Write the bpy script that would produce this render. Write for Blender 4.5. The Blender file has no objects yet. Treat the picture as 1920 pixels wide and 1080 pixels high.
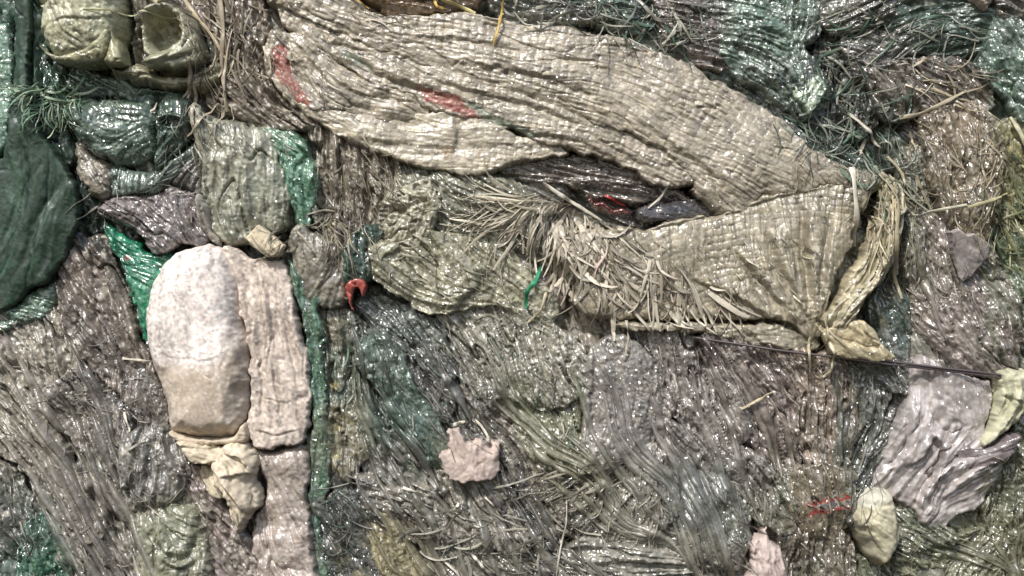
# A pressed bale of used woven plastic sacks, seen square on.
import numpy as np
EXPOSURE, SKY, SUN, SOFT = 0.58, 0.12, 2.8, 2.0
SAT, VAL = 0.76, 1.6
CAST = np.array([1.0, 0.99, 0.958], np.float32)
import bpy, math
import numpy as np

S = 0.0006           # metres per unit of layout (the bale face is about 1.15 m wide in view)
ZC = 1.0             # height of the middle of the view above the ground

# ------------------------------------------------------------------ camera, sky, sun, exposure
scene = bpy.context.scene
cam_d = bpy.data.cameras.new("camera")
cam = bpy.data.objects.new("camera", cam_d)
scene.collection.objects.link(cam)
cam_d.lens = 50
cam_d.sensor_width = 36
cam_d.clip_start = 0.01
cam_d.clip_end = 100
cam.location = (0, -(1920 * S) * 50 / 36 - 30 * S, ZC)
cam.rotation_euler = (math.radians(90), 0, 0)
scene.camera = cam
scene.view_settings.view_transform = 'Standard'
scene.view_settings.look = 'None'
scene.view_settings.gamma = 1
scene.view_settings.exposure = EXPOSURE

SUN_EL, SUN_AZ = math.radians(46), math.radians(-24)   # azimuth measured from straight behind the camera, negative to the left
world = bpy.data.worlds.new("World")
scene.world = world
world.use_nodes = True
wn = world.node_tree.nodes
sky = wn.new('ShaderNodeTexSky')
sky.sky_type = 'NISHITA'
sky.sun_disc = False
sky.sun_elevation = SUN_EL
sky.air_density = 1.0
sky.dust_density = 2.5
sky.ozone_density = 1.0
wn['Background'].inputs['Strength'].default_value = SKY
world.node_tree.links.new(sky.outputs[0], wn['Background'].inputs[0])
sun_d = bpy.data.lights.new("sun", 'SUN')
sun = bpy.data.objects.new("sun", sun_d)
scene.collection.objects.link(sun)
sun_d.energy = SUN
sun_d.angle = math.radians(SOFT)
sun_d.color = (1.0, 0.982, 0.965)
# direction towards the sun: behind the camera (-y), to the left (-x), up
import mathutils
to_sun = mathutils.Vector((math.sin(SUN_AZ) * math.cos(SUN_EL), -math.cos(SUN_AZ) * math.cos(SUN_EL), math.sin(SUN_EL)))
sun.rotation_euler = to_sun.to_track_quat('Z', 'Y').to_euler()
sun.location = to_sun * 4
sky.sun_rotation = math.atan2(to_sun.x, to_sun.y)

# ------------------------------------------------------------------ numbers
TILE = []
for k in range(4):
    r = np.random.RandomState(90 + k).randn(512, 512).astype(np.float32)
    TILE.append(r)

def tnoise(x, y, s, k=0):
    """smooth value noise of feature size s, unit variance or so"""
    T = TILE[k % 4]
    off = 37.3 * k
    u = np.asarray(x, np.float32) / s + off + 2000
    v = np.asarray(y, np.float32) / s + off * 1.7 + 2000
    iu = np.floor(u); iv = np.floor(v)
    fu = u - iu; fv = v - iv
    fu = fu * fu * (3 - 2 * fu); fv = fv * fv * (3 - 2 * fv)
    iu = iu.astype(np.int32) & 511; iv = iv.astype(np.int32) & 511
    iu1 = (iu + 1) & 511; iv1 = (iv + 1) & 511
    a = T[iv, iu]; b = T[iv, iu1]; c = T[iv1, iu]; d = T[iv1, iu1]
    return (a + (b - a) * fu) * (1 - fv) + (c + (d - c) * fu) * fv

def idw(px, py, ctrl, power=3.0):
    """inverse distance interpolation of rows (x, y, values...)"""
    ctrl = np.asarray(ctrl, np.float32)
    acc = 0; wsum = 0
    for row in ctrl:
        w = 1.0 / (((px - row[0]) ** 2 + (py - row[1]) ** 2) + 60.0) ** (power / 2)
        acc = acc + w[..., None] * row[2:]
        wsum = wsum + w
    return acc / wsum[..., None]

def flow_dir(px, py, fl):
    """unit flow direction; angles in degrees, 0 right, 90 down, treated as axial"""
    if isinstance(fl, (int, float)):
        a = np.full(px.shape, math.radians(fl), np.float32)
    else:
        rows = [(x, y, math.cos(2 * math.radians(t)), math.sin(2 * math.radians(t))) for x, y, t in fl]
        r = idw(px, py, rows)
        a = 0.5 * np.arctan2(r[..., 1], r[..., 0])
    a = a + 0.15 * tnoise(px, py, 80, 3) + 0.06 * tnoise(px, py, 28, 2)
    return a

def lic(px, py, a_fn, scales, step, K):
    """noise smeared along the flow: long folds. scales: list of (size, k)."""
    out = [tnoise(px, py, s, k) for s, k in scales]
    a0 = a_fn(px, py)
    for sg in (1, -1):
        x, y, a = px.copy(), py.copy(), a0
        for i in range(K):
            x = x + sg * step * np.cos(a); y = y + sg * step * np.sin(a)
            if i % 3 == 2:
                an = a_fn(x, y)
                a = a + ((an - a + math.pi / 2) % math.pi - math.pi / 2)
            for j, (s, k) in enumerate(scales):
                out[j] = out[j] + tnoise(x, y, s, k)
    return [(o - o.mean()) / (o.std() + 1e-6) for o in out]

def pts(s):
    return np.array([[float(v) for v in p.split(',')] for p in s.split()], np.float32)

def smooth_closed(P, n=5):
    out = []
    m = len(P)
    for i in range(m):
        p0, p1, p2, p3 = P[i - 1], P[i], P[(i + 1) % m], P[(i + 2) % m]
        for j in range(n):
            t = j / n
            out.append(0.5 * ((2 * p1) + (-p0 + p2) * t + (2 * p0 - 5 * p1 + 4 * p2 - p3) * t * t + (-p0 + 3 * p1 - 3 * p2 + p3) * t ** 3))
    return np.array(out, np.float32)

def smooth_open(P, n=8):
    P = np.asarray(P, np.float32)
    Q = np.vstack([2 * P[0] - P[1], P, 2 * P[-1] - P[-2]])
    out = []
    for i in range(1, len(Q) - 2):
        p0, p1, p2, p3 = Q[i - 1], Q[i], Q[i + 1], Q[i + 2]
        for j in range(n):
            t = j / n
            out.append(0.5 * ((2 * p1) + (-p0 + p2) * t + (2 * p0 - 5 * p1 + 4 * p2 - p3) * t * t + (-p0 + 3 * p1 - 3 * p2 + p3) * t ** 3))
    out.append(P[-1])
    return np.array(out, np.float32)

def seg_dist(px, py, A, B):
    """nearest point on the segments A[i]-B[i]: distance, along-fraction index, side"""
    best = np.full(px.shape, 1e18, np.float32)
    nx = np.zeros_like(px); ny = np.zeros_like(px); arc = np.zeros_like(px); side = np.zeros_like(px)
    L0 = 0.0
    for (ax, ay), (bx, by) in zip(A, B):
        dx, dy = bx - ax, by - ay
        L2 = dx * dx + dy * dy + 1e-9
        t = np.clip(((px - ax) * dx + (py - ay) * dy) / L2, 0, 1)
        qx = ax + t * dx; qy = ay + t * dy
        d = (px - qx) ** 2 + (py - qy) ** 2
        m = d < best
        best = np.where(m, d, best)
        nx = np.where(m, qx, nx); ny = np.where(m, qy, ny)
        L = math.sqrt(L2)
        arc = np.where(m, L0 + t * L, arc)
        side = np.where(m, dx * (py - ay) - dy * (px - ax), side)
        L0 += L
    return np.sqrt(best), nx, ny, arc, np.sign(side)

def inside(px, py, P):
    c = np.zeros(px.shape, bool)
    m = len(P)
    for i in range(m):
        x1, y1 = P[i]; x2, y2 = P[(i + 1) % m]
        if y1 == y2: continue
        cond = ((y1 > py) != (y2 > py)) & (px < (x2 - x1) * (py - y1) / (y2 - y1) + x1)
        c ^= cond
    return c

def sstep(a, b, x):
    t = np.clip((x - a) / (b - a), 0, 1)
    return t * t * (3 - 2 * t)

def lin(c):
    c = np.asarray(c, np.float32) / 255.0
    g = (c * np.array([0.3, 0.59, 0.11], np.float32)).sum(-1, keepdims=True)
    k = np.where(c.max(-1, keepdims=True) - c.min(-1, keepdims=True) > 0.3, 0.95, SAT)
    k = np.where((c[..., 1:2] >= c.max(-1, keepdims=True)) & (k < 0.9), k * 0.92, k)
    c = (g + (c - g) * k) * CAST
    grn = (c[..., 1:2] >= c.max(-1, keepdims=True) - 1e-6).astype(np.float32) * np.clip((c[..., 1:2] - c[..., 0:1]) * 12, 0, 1)
    c = c * (1 - grn * np.array([0, 0, 0.035], np.float32))
    return np.where(c <= 0.04045, c / 12.92, ((c + 0.055) / 1.055) ** 2.4).astype(np.float32)

# height of the pile, kept so that strands can drape over what lies below them
HX0, HY0, HS = -420, -420, 4
HM = np.full((int(1920 / HS), int(2760 / HS)), -20.0, np.float32)

def hm_put(x, y, h):
    i = np.clip(((y - HY0) / HS).astype(int), 0, HM.shape[0] - 1)
    j = np.clip(((x - HX0) / HS).astype(int), 0, HM.shape[1] - 1)
    np.maximum.at(HM, (i, j), h)

def hm_get(x, y):
    i = np.clip(((y - HY0) / HS).astype(int), 0, HM.shape[0] - 1)
    j = np.clip(((x - HX0) / HS).astype(int), 0, HM.shape[1] - 1)
    return HM[i, j]

# ------------------------------------------------------------------ materials
def material(name, rough=0.4, spec=0.5, coat=0.0, bump=0.3, bscale=900, metal=0.0, color=None, facet=0.16):
    m = bpy.data.materials.new(name)
    m.use_nodes = True
    nt = m.node_tree; n = nt.nodes; l = nt.links
    p = n['Principled BSDF']
    if color is None:
        a = n.new('ShaderNodeAttribute'); a.attribute_name = 'tint'
        # grime: a soft brown mottling that belongs to the plastic itself
        tc = n.new('ShaderNodeTexCoord')
        g = n.new('ShaderNodeTexNoise'); g.inputs['Scale'].default_value = 60; g.inputs['Detail'].default_value = 8; g.inputs['Roughness'].default_value = 0.75
        l.new(tc.outputs['Object'], g.inputs['Vector'])
        r = n.new('ShaderNodeMapRange'); r.inputs[1].default_value = 0.3; r.inputs[2].default_value = 0.7; r.inputs[3].default_value = 0.72; r.inputs[4].default_value = 1.22
        l.new(g.outputs['Fac'], r.inputs[0])
        mx = n.new('ShaderNodeVectorMath'); mx.operation = 'SCALE'
        l.new(a.outputs['Color'], mx.inputs[0]); l.new(r.outputs[0], mx.inputs['Scale'])
        l.new(mx.outputs[0], p.inputs['Base Color'])
        rr = n.new('ShaderNodeMath'); rr.operation = 'MULTIPLY'; rr.inputs[1].default_value = rough * 2
        g2 = n.new('ShaderNodeTexNoise'); g2.inputs['Scale'].default_value = 130; g2.inputs['Detail'].default_value = 3
        l.new(tc.outputs['Object'], g2.inputs['Vector'])
        l.new(g2.outputs['Fac'], rr.inputs[0]); l.new(rr.outputs[0], p.inputs['Roughness'])
        b = n.new('ShaderNodeBump'); b.inputs['Strength'].default_value = bump; b.inputs['Distance'].default_value = 0.0006
        g3 = n.new('ShaderNodeTexNoise'); g3.inputs['Scale'].default_value = bscale; g3.inputs['Detail'].default_value = 3
        l.new(tc.outputs['Object'], g3.inputs['Vector'])
        l.new(g3.outputs['Fac'], b.inputs['Height'])
        vo = n.new('ShaderNodeTexVoronoi'); vo.inputs['Scale'].default_value = 260; vo.inputs['Randomness'].default_value = 1
        dw = n.new('ShaderNodeTexNoise'); dw.inputs['Scale'].default_value = 90
        ad = n.new('ShaderNodeVectorMath'); ad.operation = 'MULTIPLY_ADD'; ad.inputs[1].default_value = (0.012, 0.012, 0.012)
        l.new(tc.outputs['Object'], dw.inputs['Vector']); l.new(dw.outputs['Color'], ad.inputs[0]); l.new(tc.outputs['Object'], ad.inputs[2]); l.new(ad.outputs[0], vo.inputs['Vector'])
        b2 = n.new('ShaderNodeBump'); b2.inputs['Strength'].default_value = facet; b2.inputs['Distance'].default_value = 0.0022
        l.new(vo.outputs['Distance'], b2.inputs['Height']); l.new(b.outputs[0], b2.inputs['Normal'])
        l.new(b2.outputs[0], p.inputs['Normal'])
        if coat > 0:
            v3 = n.new('ShaderNodeTexVoronoi'); v3.inputs['Scale'].default_value = 480
            l.new(tc.outputs['Object'], v3.inputs['Vector'])
            sb = n.new('ShaderNodeVectorMath'); sb.operation = 'MULTIPLY_ADD'; sb.inputs[1].default_value = (2.6, 2.6, 2.6); sb.inputs[2].default_value = (-1.3, -1.3, -1.3)
            l.new(v3.outputs['Color'], sb.inputs[0])
            av = n.new('ShaderNodeVectorMath'); av.operation = 'ADD'
            l.new(sb.outputs[0], av.inputs[0]); l.new(b2.outputs[0], av.inputs[1])
            nn = n.new('ShaderNodeVectorMath'); nn.operation = 'NORMALIZE'
            l.new(av.outputs[0], nn.inputs[0]); l.new(nn.outputs[0], p.inputs['Coat Normal'])
    else:
        p.inputs['Base Color'].default_value = (*[float(v) for v in lin(color)], 1)
        p.inputs['Roughness'].default_value = rough
    p.inputs['Specular IOR Level'].default_value = spec
    p.inputs['Metallic'].default_value = metal
    p.inputs['Coat Weight'].default_value = coat
    p.inputs['Coat Roughness'].default_value = 0.14
    return m

MAT = dict(
    woven=material('woven_plastic', 0.34, 0.8, coat=0.35, bump=0.18),
    shiny=material('glossy_woven_plastic', 0.22, 1.0, coat=0.8, bump=0.15, bscale=600),
    tarp=material('green_tarpaulin', 0.42, 0.5, bump=0.12, facet=0.05),
    film=material('plastic_film', 0.2, 1.0, coat=0.35, facet=0.05, bump=0.06, bscale=350),
    cloth=material('matt_fabric', 0.75, 0.25, facet=0.08, bump=0.6, bscale=1100),
    fibre=material('frayed_plastic_tape', 0.42, 0.45, facet=0.1, bump=0.2, bscale=500),
    wire=material('dark_steel', 0.35, 0.5, metal=0.7, color=(112, 102, 104)),
)

# ------------------------------------------------------------------ mesh output
def make_mesh(name, co, quads, tint, mat, smooth=True, center=None):
    me = bpy.data.meshes.new(name)
    n, q = len(co), len(quads)
    W = np.empty((n, 3), np.float32)
    W[:, 0] = (co[:, 0] - 960) * S
    W[:, 1] = -co[:, 2] * S
    W[:, 2] = ZC - (co[:, 1] - 540) * S
    if center is None:
        center = np.array([W[:, 0].mean(), W[:, 1].max(), W[:, 2].mean()])
    W -= center
    me.vertices.add(n); me.vertices.foreach_set('co', W.ravel())
    me.loops.add(q * 4); me.loops.foreach_set('vertex_index', np.ascontiguousarray(quads, np.int32).ravel())
    me.polygons.add(q); me.polygons.foreach_set('loop_start', np.arange(0, q * 4, 4, dtype=np.int32))
    me.polygons.foreach_set('use_smooth', np.full(q, smooth, bool))
    if tint is not None:
        at = me.attributes.new('tint', 'FLOAT_COLOR', 'POINT')
        c = np.ones((n, 4), np.float32); c[:, :3] = np.clip(tint, 0.003, 0.85)
        at.data.foreach_set('color', c.ravel())
    me.update(calc_edges=True); me.validate()
    me.materials.append(MAT[mat])
    ob = bpy.data.objects.new(name, me)
    scene.collection.objects.link(ob)
    ob.location = [float(v) for v in center]
    return ob

def adopt(child, parent):
    child.location = child.location - parent.location
    child.parent = parent
    return child

def tag(o, label=None, cat=None, group=None, kind=None):
    if label: o['label'] = label
    if cat: o['category'] = cat
    if group: o['group'] = group
    if kind: o['kind'] = kind
    return o

def empty(name, x, y, h=0):
    o = bpy.data.objects.new(name, None)
    o.empty_display_size = 0.02
    o.location = ((x - 960) * S, -h * S, ZC - (y - 540) * S)
    scene.collection.objects.link(o)
    return o

# ------------------------------------------------------------------ crumpled sheet relief
def relief(X, Y, a_fn, fold, crk, lump, seed):
    """folds along the flow, cross crumples and lumps, in layout units"""
    h = np.zeros_like(X)
    sx, sy = X + seed * 313.7, Y + seed * 171.3
    af = lambda x, y: a_fn(x - seed * 313.7, y - seed * 171.3)
    if lump[0]:
        h += lump[0] * (tnoise(sx, sy, lump[1], 1) * 0.7 + tnoise(sx, sy, lump[1] * 0.5, 2) * 0.35)
    fld = None
    if fold[0]:
        a, s = fold
        if 9 < s < 18 and a > 4: s *= 0.84; a *= 1.1
        f0, f1 = lic(sx, sy, af, [(s * 1.7, 3), (s, 0)], s * 0.6, 13)
        f2, f3 = lic(sx, sy, af, [(s * 0.42, 1), (s * 0.2, 2)], s * 0.17, 13)
        r1 = 1 - 2 * np.minimum(np.abs(f1) / 1.6, 1)           # sharp ridges
        r2 = 1 - 2 * np.minimum(np.abs(f2) / 1.6, 1)
        h += a * (0.60 * r1 + 0.30 * f1 + 0.34 * r2 + 0.12 * f2 + 0.15 * f3
                  - VAL * np.exp(-(f0 / 0.11) ** 2) * (0.4 + 0.9 * np.clip(tnoise(sx, sy, 60, 1) + 0.4, 0, 1.3)) - 0.6 * np.exp(-(f1 / 0.11) ** 2))
        fld = (f1, f2, f3, f2)
    if crk[0]:
        a, s = crk
        a *= 0.45; s *= 1.3
        n1 = tnoise(sx, sy, s, 3); n2 = tnoise(sx + n1 * s * 0.5, sy - n1 * s * 0.4, s * 0.5, 0); n3 = tnoise(sx, sy, s * 0.24, 2)
        h += a * (0.6 * (1 - np.abs(n1)) + 0.35 * (1 - np.abs(n2)) + 0.22 * n3)
    return h, fld

SEED = [0]
def sheet(name, poly, d, c1, c2=None, bulge=10, edge=14, fl=None, fold=(5, 16), crk=(2, 14), lump=(5, 60), weave=None,
          pits=(), creases=(), marks=(), step=2, mat='woven', wob=2.5, drop=22, smooth=True, tilt=None, glint=0.16, speck=None, jag=0, cvar=1.0, big=1.0, grow=0, zone=0.25, wk=0.55, und=1.0):
    """One crumpled sheet of sack: an outline filled with a relief whose rim rolls under."""
    SEED[0] += 1; seed = SEED[0]
    P = pts(poly)
    PS = smooth_closed(P, 5) if smooth else P
    x0, y0 = PS.min(0) - 2 * step - 1.5 * grow; x1, y1 = PS.max(0) + 2 * step + 1.5 * grow
    xs = np.arange(x0, x1, step, dtype=np.float32); ys = np.arange(y0, y1, step, dtype=np.float32)
    X, Y = np.meshgrid(xs, ys)
    wb2 = wob * big
    wx = X + wob * tnoise(X, Y, 17, seed % 4) + 0.5 * wob * tnoise(X, Y, 6, 1) + wb2 * tnoise(X, Y, 42, (seed + 2) % 4)
    wy = Y + wob * tnoise(X, Y, 17, (seed + 1) % 4) + 0.5 * wob * tnoise(X, Y, 6, 2) + wb2 * tnoise(X, Y, 42, (seed + 3) % 4)
    A = PS; B = np.roll(PS, -1, 0)
    D, nx, ny, _, _ = seg_dist(wx, wy, A, B)
    ins = inside(wx, wy, PS)
    sd = np.where(ins, D, -D) + grow
    keep = sd > -1.5 * step
    # snap the outer row to the outline
    out = (sd < 0)
    pull = 1 - grow / np.maximum(D, grow + 1e-3) if grow else 1.0
    mx = np.where(out, (nx - wx) * pull, 0); my = np.where(out, (ny - wy) * pull, 0)
    GX, GY = X + mx, Y + my
    sdc = np.maximum(sd, 0)
    t = np.clip(sdc / edge, 0, 1)
    tr = np.clip(sdc / (0.55 * edge * (1 + 0.5 * np.clip(tnoise(X, Y, 33, 2), -1, 1.4))), 0, 1)
    prof = np.sqrt(np.maximum(1 - (1 - tr) ** 2, 0))
    if fl is None: fl = FLOW
    a_fn = lambda x, y: flow_dir(x, y, fl)
    h, fld = relief(X, Y, a_fn, fold, crk, lump, seed)
    mxd = max(float(sdc.max()), 1)
    if tilt is None:
        rt = np.random.RandomState(seed * 7 + 3); ta = rt.uniform(0, 6.28); sz = math.sqrt(float(ins.sum())) * step
        tm = rt.uniform(4, 10) / sz * 2
        tilt = (math.cos(ta) * tm, math.sin(ta) * tm)
    h = h + 4.0 * tnoise(X, Y, 90, 1) * und
    bl = np.sqrt(np.maximum(1 - (1 - np.clip(sdc / mxd, 0, 1)) ** 2, 0))
    Hh = d + bulge * bl + h * (0.6 + 0.4 * t) + tilt[0] * (X - X.mean()) + tilt[1] * (Y - Y.mean())
    base1 = lin(c1); base2 = lin(c2 if c2 is not None else [v * 0.72 for v in c1])
    # colour: streaks of the second tint that follow the folds, plus blotches
    bt = tnoise(X + 91 * seed, Y, 38, 0) * 0.6 + tnoise(X, Y + 77 * seed, 13, 1) * 0.4
    if fld is not None: bt = bt + 0.55 * fld[1] * 0.6 + 0.3 * fld[2]
    mixf = sstep(-0.2, 1.9, bt * cvar)[..., None]
    col = base1 * (1 - mixf) + base2 * mixf
    if zone > 0:
        czl = idw(X + 20 * tnoise(X, Y, 40, 0), Y + 20 * tnoise(X, Y, 40, 1), np.array([(x, y, *lin((r, g, b))) for x, y, r, g, b in CZ], np.float32), 4.0)
        zf = (zone * sstep(-1.2, 1.2, tnoise(X, Y + 55 * seed, 60, 2) + 0.6 * (fld[1] if fld is not None else 0)))[..., None]
        col = col * (1 - zf) + czl * zf
    col = col * (1 + 0.13 * tnoise(X, Y, 5, 3) + 0.10 * (fld[3] if fld is not None else 0))[..., None].clip(0.55, 1.6)
    if weave is not None:
        am, cu, cv, guide = weave
        am *= wk
        if isinstance(guide, (int, float)):
            g = math.radians(guide)
            wwx = X + 6 * tnoise(X, Y, 60, 2); wwy = Y + 6 * tnoise(X, Y, 60, 1)
            U = wwx * math.cos(g) + wwy * math.sin(g); V = -wwx * math.sin(g) + wwy * math.cos(g)
        elif guide[0] == 'fan':
            fx, fy = guide[1], guide[2]
            R = np.hypot(X - fx, Y - fy); TH = np.arctan2(Y - fy, X - fx)
            U = R; V = TH * guide[3]
        else:
            G = smooth_open(pts(guide), 6)
            dd, _, _, arc, side = seg_dist(X, Y, G[:-1], G[1:])
            U = arc; V = dd * side
        U = U + 2.2 * tnoise(X, Y, 30, 0); V = V + 1.6 * tnoise(X, Y, 24, 3)
        ui = np.floor(U / cu); vi = np.floor(V / cv)
        fu = U / cu - ui - 0.5; fv = V / cv - vi - 0.5
        par = ((ui + vi) % 2) > 0.5
        rnd = TILE[1][(vi.astype(int) * 7 + ui.astype(int) * 3) & 511, (ui.astype(int) * 5 + vi.astype(int)) & 511]
        rn2 = TILE[2][(vi.astype(int) * 3 + 11) & 511, (ui.astype(int)) & 511]
        gx = 1 - np.abs(fu * 2) ** 5; gy = 1 - np.abs(fv * 2) ** 5
        over = np.where(par, np.cos(fv * 1.5) * np.cos(fu * 2.2) * gy, 0.66 * np.cos(fu * 1.8) * np.cos(fv * 1.4) * gx) * 1.25
        strength = am * (0.75 + 0.5 * np.clip(tnoise(X, Y, 45, 1), -1, 1))
        Hh = Hh + strength * (over - 0.6) + strength * 0.55 * (fu * rnd * 1.3 + fv * rn2 * 1.3 + 0.3 * rnd)
        col = col * (1 + 0.16 * rnd[..., None] * np.array([1, 1, 0.94], np.float32)).clip(0.5, 1.5)
    for cx, cy, rx, ry, dp in pits:
        r = np.hypot((X - cx) / rx, (Y - cy) / ry)
        Hh = Hh - dp * (1 - sstep(0.55, 1.25, r)) + 0.18 * dp * np.exp(-((r - 1.35) / 0.28) ** 2)
    for line, w, dp in creases:
        G = smooth_open(pts(line), 5)
        jx = X + 2.0 * tnoise(X, Y, 14, 0); jy = Y + 2.0 * tnoise(X, Y, 14, 1)
        dd, _, _, arc, side = seg_dist(jx, jy, G[:-1], G[1:])
        tot = np.hypot(*(np.diff(G, axis=0).T)).sum()
        tp = np.maximum(np.sin(np.clip(arc / tot, 0.0, 1) * math.pi), 0) ** 0.5
        # an overlapping tuck: steep on one side, long on the other
        e = dd / w
        Hh = Hh + dp * tp * np.where(side > 0, np.exp(-(e * 1.9) ** 2), np.exp(-(e * 0.55) ** 2)) * np.where(side > 0, 1, 1)
        if dp > 0:
            Hh = Hh - 0.55 * dp * tp * np.where(side > 0, np.exp(-((e - 0.9) / 0.5) ** 2), 0)
    for mk in marks:
        mp, rgb, amt = mk[:3]; soft = mk[3] if len(mk) > 3 else 2.0
        MP = smooth_closed(pts(mp), 4)
        jx = X + 2.5 * tnoise(X, Y, 5, 0); jy = Y + 2.5 * tnoise(X, Y, 5, 1)
        dd, _, _, _, _ = seg_dist(jx, jy, MP, np.roll(MP, -1, 0))
        s2 = np.where(inside(jx, jy, MP), dd, -dd)
        f = sstep(-0.75 * soft, 1.25 * soft, s2) * amt * np.clip(0.85 + 0.3 * tnoise(X, Y, 4, 2), 0, 1)
        col = col * (1 - f[..., None]) + lin(rgb) * f[..., None]
    if speck:
        for rgb, thr in speck:
            f = sstep(thr, thr + 0.4, tnoise(X + 31 * seed, Y, 9, 2) * 0.7 + tnoise(X, Y, 27, 3) * 0.6)[..., None]
            col = col * (1 - f) + lin(rgb) * f
    rs = np.random.RandomState(seed)
    Hh = Hh + glint * rs.randn(*X.shape) * (0.6 + 0.8 * (tnoise(X, Y, 22, 2) > 0.2))
    Hh = (d - drop) + (Hh - (d - drop)) * prof
    Hh = np.where(out, d - drop, Hh)
    # cells
    K = keep
    cell = K[:-1, :-1] & K[1:, :-1] & K[:-1, 1:] & K[1:, 1:]
    core = (sd[:-1, :-1] > 0) | (sd[1:, :-1] > 0) | (sd[:-1, 1:] > 0) | (sd[1:, 1:] > 0)
    cell &= core
    used = np.zeros(X.shape, bool)
    used[:-1, :-1] |= cell; used[1:, :-1] |= cell; used[:-1, 1:] |= cell; used[1:, 1:] |= cell
    idx = -np.ones(X.shape, np.int64); idx[used] = np.arange(used.sum())
    ci, cj = np.nonzero(cell)
    quads = np.stack([idx[ci, cj], idx[ci + 1, cj], idx[ci + 1, cj + 1], idx[ci, cj + 1]], 1)
    co = np.stack([GX[used], GY[used], Hh[used]], 1).astype(np.float32)
    hm_put(co[:, 0], co[:, 1], co[:, 2])
    ob = make_mesh(name, co, quads, col[used], mat)
    TRI[0] += len(quads) * 2
    return ob, PS

TRI = [0]

# ------------------------------------------------------------------ loose tapes
def ribbons(name, sx, sy, ang, ln, wd, curl, lift, cols, seed=0, K=9, mat='fibre', wav=0.5, drape=1.0):
    """many narrow flat tapes as one mesh, each draped over what lies below"""
    rs = np.random.RandomState(seed + 5)
    N = len(sx)
    X = np.zeros((N, K), np.float32); Y = np.zeros((N, K), np.float32)
    X[:, 0] = sx; Y[:, 0] = sy
    a = np.array(ang, np.float32)
    st = ln / (K - 1)
    A = np.zeros((N, K), np.float32); A[:, 0] = a
    ph = rs.rand(N) * 6.28
    for k in range(1, K):
        a = a + curl / (K - 1) + wav * np.sin(ph + k * 0.9) * 0.14 + rs.randn(N) * 0.05
        X[:, k] = X[:, k - 1] + np.cos(a) * st; Y[:, k] = Y[:, k - 1] + np.sin(a) * st
        A[:, k] = a
    Z = hm_get(X, Y)
    Zs = Z.copy()
    for _ in range(2):
        Zp = np.pad(Zs, ((0, 0), (1, 1)), 'edge')
        Zs = np.maximum(0.25 * Zp[:, :-2] + 0.5 * Zp[:, 1:-1] + 0.25 * Zp[:, 2:], Zs * 0.0 + Z - 3)
    t = np.linspace(0, 1, K)[None, :]
    L = (np.asarray(lift)[:, None] if np.ndim(lift) else lift)
    H = Zs * drape + (1 - drape) * Zs[:, :1] + 1.2 + L * np.sin(t * math.pi * (0.55 + 0.4 * rs.rand(N, 1)))
    tw = rs.rand(N, 1) * 3.1 + (rs.randn(N, 1) * 1.2) * t
    w = (np.asarray(wd)[:, None] if np.ndim(wd) else wd) * 0.5 * (1 - 0.55 * t ** 3)
    sxv = -np.sin(A); syv = np.cos(A)
    ct = np.cos(tw * 0.75) ; sn = np.sin(tw * 0.75)
    co = np.zeros((N, K, 3, 3), np.float32)
    for i, m in enumerate((-1, 0, 1)):
        co[:, :, i, 0] = X + m * w * sxv * ct
        co[:, :, i, 1] = Y + m * w * syv * ct
        co[:, :, i, 2] = H + m * w * sn * 0.8 + (0.35 * w if m == 0 else 0)
    base = (np.arange(N)[:, None] * K + np.arange(K - 1)[None, :]) * 3
    q = []
    for i in (0, 1):
        q.append(np.stack([base + i, base + i + 1, base + 3 + i + 1, base + 3 + i], -1).reshape(-1, 4))
    quads = np.concatenate(q, 0)
    C = np.asarray(cols, np.float32)
    C = np.repeat(C, K * 3, 0) if C.ndim == 2 else np.tile(C, (N * K * 3, 1))
    TRI[0] += len(quads) * 2
    return make_mesh(name, co.reshape(-1, 3), quads, C, mat)

def tape(name, line, w, rgb, label, cat='tape', lift=6, twist=0.7, group=None, mat='fibre', seed=0, taper=0.4, on=True):
    """one loose tape or strand along a drawn line"""
    G = smooth_open(pts(line), 6)
    K = len(G)
    T = np.gradient(G, axis=0); T /= np.hypot(T[:, 0], T[:, 1])[:, None] + 1e-6
    Z = hm_get(G[:, 0], G[:, 1])
    for _ in range(3):
        Zp = np.pad(Z, 1, 'edge'); Z = np.maximum(Z, 0.25 * Zp[:-2] + 0.5 * Zp[1:-1] + 0.25 * Zp[2:])
    t = np.linspace(0, 1, K)
    H = Z + 1.5 + lift * np.sin(t * math.pi)
    tw = 0.4 * math.sin(seed * 2.1) + twist * np.sin(t * 5 + seed)
    ww = 0.5 * w * (1 - taper * t ** 2) * (1 + 0.12 * np.sin(t * 23 + seed))
    sx, sy = -T[:, 1], T[:, 0]
    rows = []
    for m, z in ((-1, 0), (-0.5, 0.10), (0.0, 0.28), (0.55, 0.08), (1, 0.02)):
        rows.append(np.stack([G[:, 0] + m * ww * sx * np.cos(tw), G[:, 1] + m * ww * sy * np.cos(tw), H + m * ww * np.sin(tw) * 0.9 + z * ww], 1))
    back = [r - np.array([0, 0, 0.7]) for r in rows[::-1]]
    R = np.stack(rows + back, 1)           # K x 10 x 3, closed cross-section
    m = R.shape[1]
    i, j = np.meshgrid(np.arange(K - 1), np.arange(m), indexing='ij')
    quads = np.stack([i * m + j, i * m + (j + 1) % m, (i + 1) * m + (j + 1) % m, (i + 1) * m + j], -1).reshape(-1, 4)
    c = lin(rgb)[None, :] * (1 + 0.12 * np.sin(t * 31 + seed * 3))[:, None]
    ob = make_mesh(name, R.reshape(-1, 3).astype(np.float32), quads, np.repeat(c, m, 0), mat)
    tag(ob, label, cat, group)
    TRI[0] += len(quads) * 2
    return ob

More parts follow.
